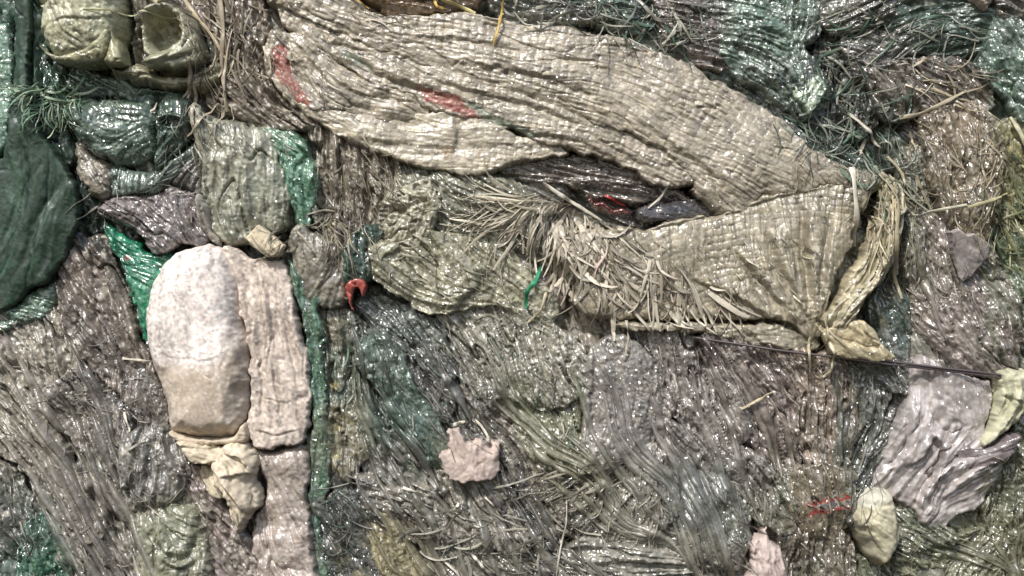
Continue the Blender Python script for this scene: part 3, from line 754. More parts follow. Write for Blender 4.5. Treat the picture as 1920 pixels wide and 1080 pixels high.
# ------------------------------------------------------------------ lower left heap
LL = [
 ('brown folds of sacking under the green flap', 'brown_sack', '112,512 148,460 188,448 216,520 238,590 262,660 296,712 318,790 296,820 250,760 190,700 150,640 120,590', 22, (124, 112, 102), (88, 80, 72), dict(fl=[(150, 520, 70), (220, 640, 62), (280, 760, 75)], fold=(8, 17), creases=[('150,470 170,560 220,650', 11, 10), ('196,460 210,560 250,640 290,720', 8, 10)])),
 ('grey-cream crumpled sack at the left edge under the green one', 'cream_sack', '-110,600 0,590 60,600 110,580 140,640 150,700 130,740 80,730 20,720 -110,740', 20, (158, 152, 138), (116, 110, 98), dict(creases=[('10,620 30,680 44,720', 7, -12), ('90,600 110,660 120,720', 6, -9)], fl=[(20, 640, 60), (110, 660, 80)], fold=(7, 14))),
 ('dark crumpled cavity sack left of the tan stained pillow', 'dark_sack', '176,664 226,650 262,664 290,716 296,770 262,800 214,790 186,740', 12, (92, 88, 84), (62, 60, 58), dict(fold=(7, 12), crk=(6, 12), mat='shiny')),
 ('greyish long fold running diagonally at the left edge', 'grey_sack', '-110,744 20,726 70,760 110,830 150,910 190,990 160,1010 110,960 60,900 0,850 -110,840', 22, (144, 138, 124), (100, 96, 88), dict(creases=[('20,760 80,850 150,960', 7, -10)], fl=60, fold=(8, 15))),
 ('grey lumpy sack below the dark cavity', 'grey_sack', '90,738 150,700 196,748 232,800 240,870 210,920 176,880 140,820 100,780', 26, (128, 122, 114), (92, 90, 84), dict(fl=55, fold=(7, 14), crk=(4, 10))),
 ('dark grey round lump of sacking beside the cloth tail', 'grey_lump', '238,826 280,806 326,812 348,850 344,900 316,936 274,940 246,916 232,870', 30, (108, 108, 102), (76, 78, 74), dict(fl=[(260, 870, 95), (320, 870, 80)], fold=(6, 15), crk=(4, 12), bulge=26, creases=[('290,820 284,870 296,920', 10, -9)])),
 ('grey twisted strip left of the dark round lump', 'grey_strip', '196,800 236,810 246,860 262,930 300,990 296,1040 262,1020 230,960 206,900', 22, (132, 126, 118), (94, 92, 86), dict(creases=[('220,830 240,900 280,990', 6, -9)], fl=65, fold=(8, 13))),
 ('long diagonal grey-brown fold at lower left', 'grey_strip', '60,850 110,880 160,950 210,1020 250,1090 280,1190 220,1190 180,1110 130,1030 80,960', 24, (134, 128, 118), (98, 94, 86), dict(creases=[('110,890 180,1000 240,1110', 7, -10)], fl=58, fold=(8, 16))),
 ('brown-grey fold in the bottom left corner', 'brown_sack', '-110,860 -10,866 40,930 70,990 60,1060 40,1190 -110,1190', 14, (92, 90, 82), (58, 70, 62), dict(fl=62, fold=(7, 15))),
 ('dark green sack peeking out at the bottom left', 'green_sack', '60,980 96,960 132,990 134,1040 116,1100 80,1150 40,1100 44,1030', 22, (56, 106, 84), (34, 70, 56), dict(fl=75, fold=(6, 14), mat='shiny')),
 ('grey heap of sacking at the bottom between green and olive lumps', 'grey_sack', '132,1000 180,1010 226,1060 262,1100 280,1190 130,1190 116,1110', 20, (124, 118, 110), (90, 86, 80), dict(fl=60, fold=(7, 14))),
 ('olive bulging sack at the bottom left of centre', 'olive_lump', '274,964 300,950 334,946 362,960 376,1000 390,1050 388,1120 376,1190 280,1190 262,1100 264,1030', 30, (132, 136, 108), (100, 104, 80), dict(fl=[(300, 1000, 85), (340, 980, 10), (360, 1080, 95)], fold=(4, 18), crk=(3, 12), bulge=30, creases=[('306,962 310,1010 350,1030 366,990', 11, 10), ('312,1040 350,1054 374,1040', 9, 7)])),
 ('pink-grey folded sack strip left of the grey-pink sack', 'pink_strip', '322,872 352,866 386,900 410,944 446,996 480,1040 500,1110 500,1190 400,1190 396,1090 370,1010 340,950', 26, (146, 132, 128), (108, 98, 94), dict(fl=58, fold=(7, 15), crk=(4, 10))),
 ('dark folded sack between the tan pillow and the lumps', 'dark_sack', '270,720 306,740 324,800 346,846 320,830 280,812 262,790', 22, (110, 104, 98), (70, 66, 62), dict(fl=68, fold=(7, 12))),
]
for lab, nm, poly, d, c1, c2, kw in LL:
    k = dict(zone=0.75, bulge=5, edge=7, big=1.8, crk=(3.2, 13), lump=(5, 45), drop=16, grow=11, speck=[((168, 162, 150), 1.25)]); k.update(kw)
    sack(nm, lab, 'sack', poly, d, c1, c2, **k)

# ------------------------------------------------------------------ CENTRE COLUMN
CC = [
 ('vertical brown-grey pleats of sack hanging under the large sack', 'pleated_sack', '590,236 640,260 700,286 744,310 750,350 728,392 700,440 690,470 664,476 640,452 612,436 592,380 598,300', 30, (132, 122, 106), (86, 78, 68), dict(creases=[('640,270 636,340 646,420', 6, -12), ('684,290 690,360 676,430', 6, -11), ('718,310 720,350 704,400', 5, -9)], fl=[(620, 320, 82), (700, 340, 70), (660, 430, 88)], fold=(10, 15), crk=(2, 12), drop=30)),
 ('dark green rolled lump above the red clip', 'green_lump', '662,456 690,430 712,444 704,476 700,506 688,524 664,522 656,490', 48, (46, 76, 60), (30, 52, 42), dict(fl=85, fold=(4, 12), mat='film', bulge=16, edge=12)),
 ('olive vertical pleated strip left of the teal fold', 'olive_strip', '606,580 640,584 668,600 676,680 684,760 690,830 672,880 640,890 624,830 618,740 612,660', 24, (122, 118, 98), (84, 82, 66), dict(creases=[('640,610 648,700 650,800 646,870', 6, -9)], fl=88, fold=(7, 13), speck=[((150, 140, 96), 1.1)])),
 ('dark teal-grey crushed sack below the red clip', 'dark_sack', '664,590 700,560 750,570 800,600 830,650 850,700 820,700 770,660 720,640 676,640', 26, (84, 92, 88), (56, 58, 60), dict(fl=[(700, 590, 50), (800, 640, 55)], fold=(7, 12), mat='shiny')),
 ('teal green diagonal fold pointing down to the pink scrap', 'teal_fold', '676,652 712,638 750,660 774,720 804,780 836,836 842,876 812,862 776,818 736,760 700,712 680,690', 32, (88, 112, 100), (48, 76, 64), dict(fl=[(710, 670, 70), (770, 780, 58)], fold=(5, 16), mat='shiny', bulge=22, speck=[((140, 165, 158), 1.0)])),
 ('dark slate diagonal pleats between the teal fold and grey striated sack', 'slate_sack', '740,620 800,620 846,680 880,740 920,800 960,860 1000,940 1040,1010 1020,1020 970,950 930,880 880,830 846,800 810,760 770,700', 26, (94, 92, 92), (64, 60, 64), dict(creases=[('790,640 850,720 910,810 970,890', 8, -13), ('760,650 820,740 880,820', 6, -9)], fl=60, fold=(9, 14), mat='shiny', speck=[((80, 116, 104), 1.0)])),
 ('grey vertical folded sack below the teal fold', 'grey_sack', '684,716 716,734 750,790 800,850 826,890 830,930 780,930 730,920 690,880 680,800', 24, (120, 120, 112), (82, 84, 78), dict(creases=[('706,760 716,820 730,900', 5, -9), ('750,810 780,860 800,920', 5, -9)], fl=[(700, 780, 80), (770, 870, 60)], fold=(8, 14))),
 ('striated grey silver sack under the olive centre sack', 'striated_sack', '780,584 840,580 920,586 1000,590 1050,620 1090,660 1100,720 1060,760 1010,760 960,740 900,740 856,680 820,630', 34, (150, 148, 134), (104, 102, 92), dict(creases=[('860,600 900,660 930,720', 5, -7), ('940,600 980,660 1010,730', 5, -8), ('1010,620 1040,680 1060,740', 5, -7)], fl=[(830, 620, 55), (900, 640, 66), (980, 660, 70), (1060, 700, 60)], fold=(7, 11), crk=(2, 10), mat='shiny')),
 ('olive green grimy sack in the middle below the green tape', 'olive_sack', '960,740 1020,750 1070,730 1108,700 1112,760 1100,820 1096,870 1060,880 1020,860 980,820', 26, (122, 124, 96), (84, 92, 62), dict(fl=[(1000, 780, 60), (1070, 820, 85)], fold=(6, 15), crk=(5, 11), mat='shiny', speck=[((150, 110, 70), 1.5), ((70, 116, 90), 1.4)])),
 ('brown-grey diagonal pleats right of the slate ones', 'pleated_sack', '862,730 930,744 972,800 1010,860 1050,900 1080,960 1060,1000 1010,960 960,880 910,810', 30, (116, 110, 100), (80, 78, 70), dict(creases=[('900,750 960,830 1010,900 1050,960', 7, -12)], fl=58, fold=(8, 13))),
 ('dark purplish fold beside the pink scrap', 'dark_sack', '930,850 950,860 980,910 1010,960 1060,1040 1100,1120 1060,1140 1010,1060 960,990 930,930', 24, (84, 78, 78), (56, 52, 54), dict(fl=60, fold=(7, 13))),
 ('grey crushed sack below the pink scrap', 'grey_sack', '830,890 880,896 930,900 950,960 990,1010 960,1030 890,1020 840,1000 800,960 790,920', 30, (124, 120, 108), (84, 84, 72), dict(fl=[(850, 930, 75), (930, 980, 60)], fold=(9, 17), creases=[('866,910 890,960 920,1000', 9, -12)])),
 ('shiny crushed grey sack left of the torn hollow at the bottom', 'grey_sack', '680,896 740,916 800,926 806,970 790,1010 740,1000 700,960 680,930', 30, (136, 130, 118), (92, 90, 84), dict(fl=[(720, 930, 30), (770, 970, 40)], fold=(7, 13), crk=(5, 10), mat='shiny')),
 ('olive-tan rumpled sack near the bottom left of centre', 'tan_sack', '694,966 728,980 756,1020 776,1060 800,1110 800,1190 740,1190 730,1100 706,1040', 26, (150, 142, 108), (112, 104, 76), dict(fl=65, fold=(6, 14), crk=(4, 9), speck=[((190, 110, 60), 1.8)])),
 ('dark slate sack with a bluish sheen near the bottom green strip', 'slate_sack', '628,930 672,926 700,970 716,1040 740,1110 740,1190 626,1190 616,1080 612,990', 16, (76, 80, 80), (48, 58, 54), dict(fl=70, fold=(6, 14), mat='shiny', speck=[((140, 136, 140), 1.1)])),
 ('grey tangled sack at the bottom centre', 'grey_sack', '770,1010 840,1004 900,1022 960,1030 1020,1060 1060,1120 1060,1190 800,1190 790,1100', 20, (120, 118, 106), (78, 78, 70), dict(fl=[(830, 1050, 50), (960, 1100, 30)], fold=(8, 14), mat='shiny')),
 ('silver-grey scrunched sack in the middle of the bottom', 'grey_sack', '1030,900 1090,880 1130,900 1180,930 1200,980 1160,1010 1100,1010 1060,990 1036,950', 30, (132, 128, 114), (92, 92, 80), dict(fl=[(1070, 930, 150), (1150, 960, 120)], fold=(8, 16), crk=(4, 11), mat='shiny')),
 ('purple-grey woven flat sack below the frayed fringe', 'woven_sack', '1108,664 1140,644 1176,640 1206,668 1232,700 1246,750 1240,806 1200,842 1160,872 1124,890 1100,860 1094,800 1098,730', 36, (138, 133, 126), (106, 102, 98), dict(creases=[('1110,670 1112,740 1104,820', 6, -9)], fl=[(1150, 700, 80), (1180, 800, 110)], fold=(3, 16), crk=(4, 9), lump=(4, 60), mat='shiny', bulge=20, weave=(1.0, 8, 5, 70))),
 ('crinkled grey sack below the purple-grey woven one', 'grey_sack', '1130,892 1170,868 1216,838 1246,852 1262,900 1268,950 1236,986 1190,990 1150,960', 34, (134, 130, 120), (94, 92, 86), dict(creases=[('1250,850 1264,900 1290,960', 8, -11)], fl=[(1190, 900, 100), (1240, 920, 80)], fold=(7, 15), crk=(5, 10), mat='shiny')),
 ('long flat grey sack fold lying across the bottom', 'grey_fold', '1070,1034 1130,1020 1200,1030 1280,1040 1370,1046 1400,1070 1396,1110 1300,1120 1180,1110 1080,1100', 30, (134, 132, 120), (94, 94, 84), dict(fl=6, fold=(6, 15), crk=(4, 11), mat='shiny', creases=[('1090,1048 1200,1050 1380,1066', 8, 8)])),
 ('grey sack folds just above the flat bottom one', 'grey_fold', '1120,1000 1180,996 1240,990 1290,1000 1300,1030 1220,1034 1150,1024 1090,1026', 24, (120, 118, 106), (70, 72, 64), dict(fl=3, fold=(6, 12), mat='shiny')),
]
for lab, nm, poly, d, c1, c2, kw in CC:
    k = dict(zone=0.75, bulge=4, edge=7, big=1.8, crk=(2.8, 11), lump=(5, 45), drop=16, grow=11); k.update(kw)
    sack(nm, lab, 'sack', poly, d, c1, c2, **k)

# olive sacks of the middle
sack('olive_sack', 'crumpled greenish sack surface behind the fringe of pale tapes', 'sack', '740,330 800,326 880,320 960,330 1010,370 1030,430 1000,470 930,470 850,450 800,440 760,400', 26, (124, 124, 104), (88, 94, 74),
     bulge=14, fl=[(800, 370, 60), (900, 380, 30), (980, 420, 50)], fold=(6, 14), crk=(5, 11), mat='shiny')
sack('beige_scrunch', 'scrunched beige-olive sack with sharp creases left of the fringe', 'sack', '722,388 744,352 772,342 806,340 824,370 816,410 806,440 780,466 748,478 726,452 706,438', 36, (150, 146, 124), (112, 108, 92), grow=6,
     bulge=7, edge=8, fl=[(760, 370, 20), (790, 420, 110)], fold=(5, 15), crk=(4, 11), creases=[('812,360 806,410 780,460', 9, 10), ('730,400 760,394 800,376', 7, -7)], drop=30)
sack('olive_sack', 'broad olive woven sack in the centre with pillow-like bottom edge', 'sack', '700,462 760,452 800,440 850,440 900,450 950,470 990,510 1030,550 1048,590 1010,606 950,580 920,574 870,582 830,590 790,584 770,560 740,540 706,520', 40, (144, 142, 116), (112, 110, 88), grow=6,
     bulge=10, edge=9, fl=[(760, 500, 40), (850, 500, 60), (960, 540, 35), (880, 570, 0)], fold=(4.5, 17), crk=(4, 10), lump=(5, 50), weave=(1.1, 8, 6, 25), mat='shiny', drop=34,
     creases=[('850,590 862,560 900,530', 10, 9), ('770,460 800,470 830,520', 9, -6), ('930,580 926,560 920,540', 6, -8)])
sack('olive_sack', 'olive pocket fold left of the broad centre sack, under the beige scrunch', 'sack', '694,470 716,452 744,456 764,480 752,520 770,552 742,560 722,540 712,524 698,528 692,500', 46, (136, 136, 106), (100, 100, 76),
     bulge=8, edge=9, fl=[(720, 480, 140), (750, 530, 60)], fold=(3.5, 14), crk=(3, 10), creases=[('696,510 724,480 752,462', 7, 8), ('724,540 740,510 752,490', 7, 7)], drop=34)

# ------------------------------------------------------------------ THE LARGE TAN SACK across the upper middle
CL = '440,-40 560,10 700,70 860,90 1020,110 1180,150 1320,210 1440,280 1580,350 1700,410'
FL = [(540, 40, 50), (620, 40, 25), (700, 70, 22), (800, 70, 8), (900, 60, 6), (1000, 90, 8), (1100, 110, 12), (1200, 140, 20), (1300, 190, 32), (1400, 260, 38), (1500, 310, 35), (1300, 320, 38), (1200, 250, 30), (1050, 200, 16),
      (900, 150, 16), (780, 130, 24), (660, 140, 36), (600, 110, 42), (560, 150, 60), (620, 210, 25), (700, 240, 14), (820, 270, 2), (900, 280, -8), (1000, 285, -10)]
e = empty('large_tan_sack', 1050, 190, 20)
tag(e, 'large tan woven sack with red stripes stretched across the upper middle', 'sack')
TAN1, TAN2 = (156, 146, 128), (126, 116, 98)
o, _ = sheet('sack_panel', '560,196 600,190 660,214 740,226 800,214 860,216 920,232 1000,256 1056,276 1060,288 1010,300 950,314 884,330 812,320 740,300 690,280 650,264 610,240', 48, (172, 162, 142), (146, 136, 116), bulge=6, edge=9, zone=0.1, grow=3,
             fl=FL, fold=(1.5, 18), crk=(1.6, 11), lump=(4, 80), weave=(2.0, 11, 8, CL), step=1.7, wk=0.6, und=0.3, tilt=(0,0), drop=44, wob=2, creases=[('660,226 760,244 850,236', 6, -3.1), ('858,218 862,250 852,292', 9, -6.7), ('640,252 700,262 780,262', 12, 3.0), ('700,232 770,238 850,224', 9, -3.6)],
             speck=[((150, 132, 104), 1.2)])
adopt(o, e)
o, _ = sheet('sack_panel', '500,110 516,70 560,64 600,90 640,122 690,150 760,172 800,196 802,214 760,232 700,228 640,206 596,204 560,196 530,180 508,150', 50, TAN1, (140, 130, 112), bulge=6, edge=8, zone=0.1, grow=5,
             fl=FL, fold=(2.1, 13), crk=(1.5, 10), lump=(5, 50), weave=(1.8, 11, 8, CL), step=1.7, wk=0.6, und=0.3, tilt=(0,0), drop=40, marks=[('514,94 540,90 544,116 552,144 570,168 586,196 582,206 562,192 536,162 518,140 512,116', (156, 68, 62), .72), ('594,190 608,196 610,204 596,202', (196, 190, 182), .7)],
             creases=[('530,80 556,130 600,180', 6, -3.7), ('580,84 624,136 700,176', 6, -4.3), ('620,130 690,176 770,206', 6, -3.1), ('560,76 600,130 660,190', 9, 4.7), ('600,110 650,160 720,186', 9, 4.1), ('540,100 560,150 600,190', 8, -3.6)], speck=[((170, 164, 150), 1.4)])
adopt(o, e)
o, _ = sheet('sack_panel', '520,10 580,24 640,60 720,90 800,120 900,150 1010,186 1110,220 1210,262 1280,306 1300,346 1240,346 1190,322 1130,296 1060,282 1000,262 940,242 880,226 810,206 770,176 700,158 640,124 590,96 546,60', 52, TAN1, TAN2, bulge=6, edge=9, zone=0.1, grow=3,
             fl=FL, fold=(1.9, 14), crk=(2, 11), lump=(3.5, 80), weave=(2.8, 14, 7.5, CL), step=1.7, wk=0.5, und=0.3, tilt=(0,0), drop=34,
             marks=[('784,164 806,172 840,180 866,188 880,206 906,226 904,236 880,226 856,214 830,204 800,190', (160, 74, 70), .72), ('876,194 900,204 940,226 990,244 1010,262 970,254 920,236', (88, 120, 108), .65), ('640,92 690,120 700,136 650,112', (120, 146, 132), .5)],
             creases=[('600,60 660,110 720,150 780,170', 6, -5.0), ('660,96 760,136 860,176 960,216', 6, -3.7), ('900,176 1020,216 1140,262 1220,310', 6, -3.7), ('640,90 690,124 740,150 800,164 900,196', 12, 5.6), ('820,150 900,172 1000,196 1100,236', 12, 5.1), ('1000,210 1100,244 1180,290 1240,330', 12, 4.7), ('930,226 1000,248 1080,262 1160,296', 9, 4.1)])
adopt(o, e)
o, _ = sheet('sack_panel', '470,-60 620,-60 650,-10 690,20 740,34 800,34 860,28 910,34 960,44 1040,56 1110,66 1180,80 1240,104 1300,132 1352,160 1400,190 1440,214 1480,250 1520,284 1590,318 1640,330 1650,352 1600,352 1520,360 1450,372 1400,392 1350,396 1310,372 1290,330 1230,280 1130,236 1040,206 950,176 870,152 800,130 720,100 640,68 570,34 500,0', 57, TAN1, TAN2, bulge=14, edge=12, zone=0.1, grow=4,
             fl=FL, fold=(1.7, 12), crk=(1.2, 12), lump=(4, 100), weave=(3.0, 16, 7.5, CL), step=1.7, wk=0.5, und=0.3, tilt=(0,0), drop=44,
             creases=[('560,24 640,60 720,86', 6, -4.3), ('600,0 680,30 760,50 860,60', 6, -3.7), ('860,50 980,64 1100,84 1220,124', 5, -2.5), ('900,90 1050,116 1200,176 1340,270', 6, -3.1), ('700,60 800,70 900,80 1000,104', 10, 3.6), ('820,108 930,128 1040,150 1160,200', 12, 4.7), ('1180,210 1260,270 1340,330 1400,380', 12, 4.7), ('640,20 720,58 800,66', 9, -3.6)],
             speck=[((178, 168, 158), 1.2)])
adopt(o, e)
fringe(e, [(560, 130, 60, 70, 60), (700, 40, 60, 20, 20)], 70, 3, ln=(15, 50), w=(1.2, 2.8), cols=((176, 166, 146), (120, 112, 98)), lift=4)
fringe(e, [(1540, 320, 60, 20, 60), (1600, 330, 30, 20, 80)], 40, 33, ln=(15, 50), w=(1.2, 2.6), cols=((176, 166, 146), (120, 130, 98)), lift=6)

# cavity between the two sacks, its darkness put into the brown tints
sack('brown_folds', 'brown pleats of sacking with painted-in shade in the hollow under the large tan sack', 'sack', '900,316 980,300 1060,284 1140,296 1210,322 1270,350 1300,372 1280,386 1200,384 1120,372 1050,350 980,340', 18, (112, 102, 92), (74, 66, 60),
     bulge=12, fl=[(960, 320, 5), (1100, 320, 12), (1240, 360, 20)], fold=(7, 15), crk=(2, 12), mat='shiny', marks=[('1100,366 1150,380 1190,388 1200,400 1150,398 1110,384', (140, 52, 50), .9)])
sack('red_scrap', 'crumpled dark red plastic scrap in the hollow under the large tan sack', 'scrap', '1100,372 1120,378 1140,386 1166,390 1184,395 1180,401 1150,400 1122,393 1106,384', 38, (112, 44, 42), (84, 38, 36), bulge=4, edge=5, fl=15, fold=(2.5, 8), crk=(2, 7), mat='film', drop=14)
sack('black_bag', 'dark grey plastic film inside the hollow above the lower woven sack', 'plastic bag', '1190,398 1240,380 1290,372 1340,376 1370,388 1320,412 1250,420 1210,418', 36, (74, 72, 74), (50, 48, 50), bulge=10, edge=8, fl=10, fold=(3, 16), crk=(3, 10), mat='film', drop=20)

# ------------------------------------------------------------------ THE LOWER WOVEN SACK, gathered on the right
e = empty('gathered_woven_sack', 1340, 500, 30)
tag(e, 'olive-tan woven sack gathered to a point at lower right with frayed left end', 'sack')
MF = [(1080, 480, 85), (1100, 560, 70), (1180, 460, 80), (1200, 560, 66), (1300, 440, 84), (1300, 540, 66), (1400, 410, 86), (1400, 520, 62), (1460, 480, 66), (1440, 590, 44), (1500, 400, 84), (1510, 520, 84), (1560, 420, 98), (1550, 540, 106), (1590, 400, 102)]
o, _ = sheet('sack_panel', '1064,446 1096,432 1136,426 1190,424 1250,418 1310,404 1370,388 1430,370 1500,354 1560,342 1606,336 1636,344 1630,372 1604,420 1590,464 1572,500 1556,540 1544,580 1536,620 1510,632 1480,612 1440,600 1380,606 1320,600 1260,606 1200,600 1140,600 1096,590 1070,566 1082,530 1060,490', 50, (148, 139, 118), (120, 110, 90),
             bulge=14, edge=12, zone=0.1, fl=MF, fold=(2.0, 14), crk=(0.8, 12), lump=(5, 110), weave=(2.6, 13, 11, ('fan', 1500, 1100, 620)), step=1.7, wk=0.62, und=0.3, tilt=(0.035,0), drop=46,
             creases=[('1512,380 1510,450 1518,520 1526,600', 15, 20), ('1560,400 1550,470 1534,580', 13, 14), ('1440,430 1470,510 1512,600', 14, 14), ('1380,470 1440,540 1500,610', 12, 10), ('1300,520 1390,560 1470,615', 12, 9), ('1046,436 1180,430 1310,408 1440,372 1560,346', 7, 5)],
             speck=[((182, 174, 150), 1.15)],
             marks=[('1112,466 1120,464 1128,480 1130,502 1122,500 1118,480', (160, 60, 58), .9), ('1096,474 1106,472 1114,486 1104,490', (70, 100, 128), .7), ('1090,486 1098,480 1102,500 1094,504', (56, 104, 82), .7)])
adopt(o, e)
o, _ = sheet('bottom_fold', '1150,604 1190,600 1260,606 1340,606 1420,604 1480,616 1524,630 1530,652 1490,660 1440,652 1360,634 1280,624 1200,620 1160,614', 58, (140, 132, 110), (110, 102, 84), bulge=4, edge=6, fl=8, fold=(2.4, 12), crk=(1.6, 9), lump=(3, 60), weave=(1.2, 9, 7, 6), drop=34,
             creases=[('1380,610 1430,640 1480,656', 9, 7)])
adopt(o, e)
o, _ = sheet('gathered_neck', '1530,606 1546,572 1568,530 1598,490 1622,440 1638,390 1650,340 1672,344 1686,390 1680,440 1664,490 1640,532 1612,570 1592,604 1570,622', 72, (170, 160, 128), (132, 122, 96), bulge=24, edge=14, fl=[(1560, 570, -50), (1620, 480, -60), (1660, 380, -82)],
             fold=(7, 13), crk=(1.5, 11), lump=(2, 40), weave=(0.8, 8, 6, -55), drop=34, creases=[('1556,590 1610,520 1650,440', 9, -9), ('1580,600 1630,530 1668,440', 8, 8)])
adopt(o, e)
o, _ = sheet('folded_tip', '1532,616 1560,608 1598,596 1624,616 1642,640 1668,670 1630,676 1580,672 1556,664 1540,644', 82, (184, 170, 132), (156, 140, 106), bulge=8, edge=6, fl=[(1560, 640, 35), (1620, 640, 30)], fold=(1.8, 16), crk=(1.2, 10), lump=(3, 40), weave=(0.7, 6, 5, 30), drop=26, wob=1.2,
             creases=[('1542,622 1580,640 1640,656', 7, -8), ('1600,600 1620,630 1650,664', 6, 5)])
adopt(o, e)
fringe(e, [(1080, 420, 60, 24, 70), (1020, 400, 50, 30, 110), (1090, 470, 70, 30, 85), (1100, 440, 50, 30, 80), (1190, 520, 100, 50, 75), (1300, 560, 70, 30, 60)], 270, 4, ln=(30, 120), w=(3.4, 8.5), cols=((206, 196, 178), (156, 146, 128)), lift=9, curl=1.2)
fringe(e, [(1020, 380, 60, 18, 165), (960, 400, 40, 30, 150)], 90, 5, ln=(60, 140), w=(2, 5), cols=((220, 210, 186), (150, 142, 120)), lift=10, curl=1.5)
fringe(e, [(1440, 520, 80, 80, 62), (1250, 500, 120, 60, 75)], 110, 6, ln=(12, 34), w=(1.5, 3), cols=((196, 188, 166), (120, 110, 92)), lift=2, curl=0.3)
fringe(e, [(1530, 600, 10, 12, 90), (1640, 400, 20, 60, 95), (1670, 350, 20, 30, 100)], 90, 7, ln=(40, 110), w=(3, 7), cols=((214, 202, 168), (150, 140, 112)), lift=8, curl=0.5)

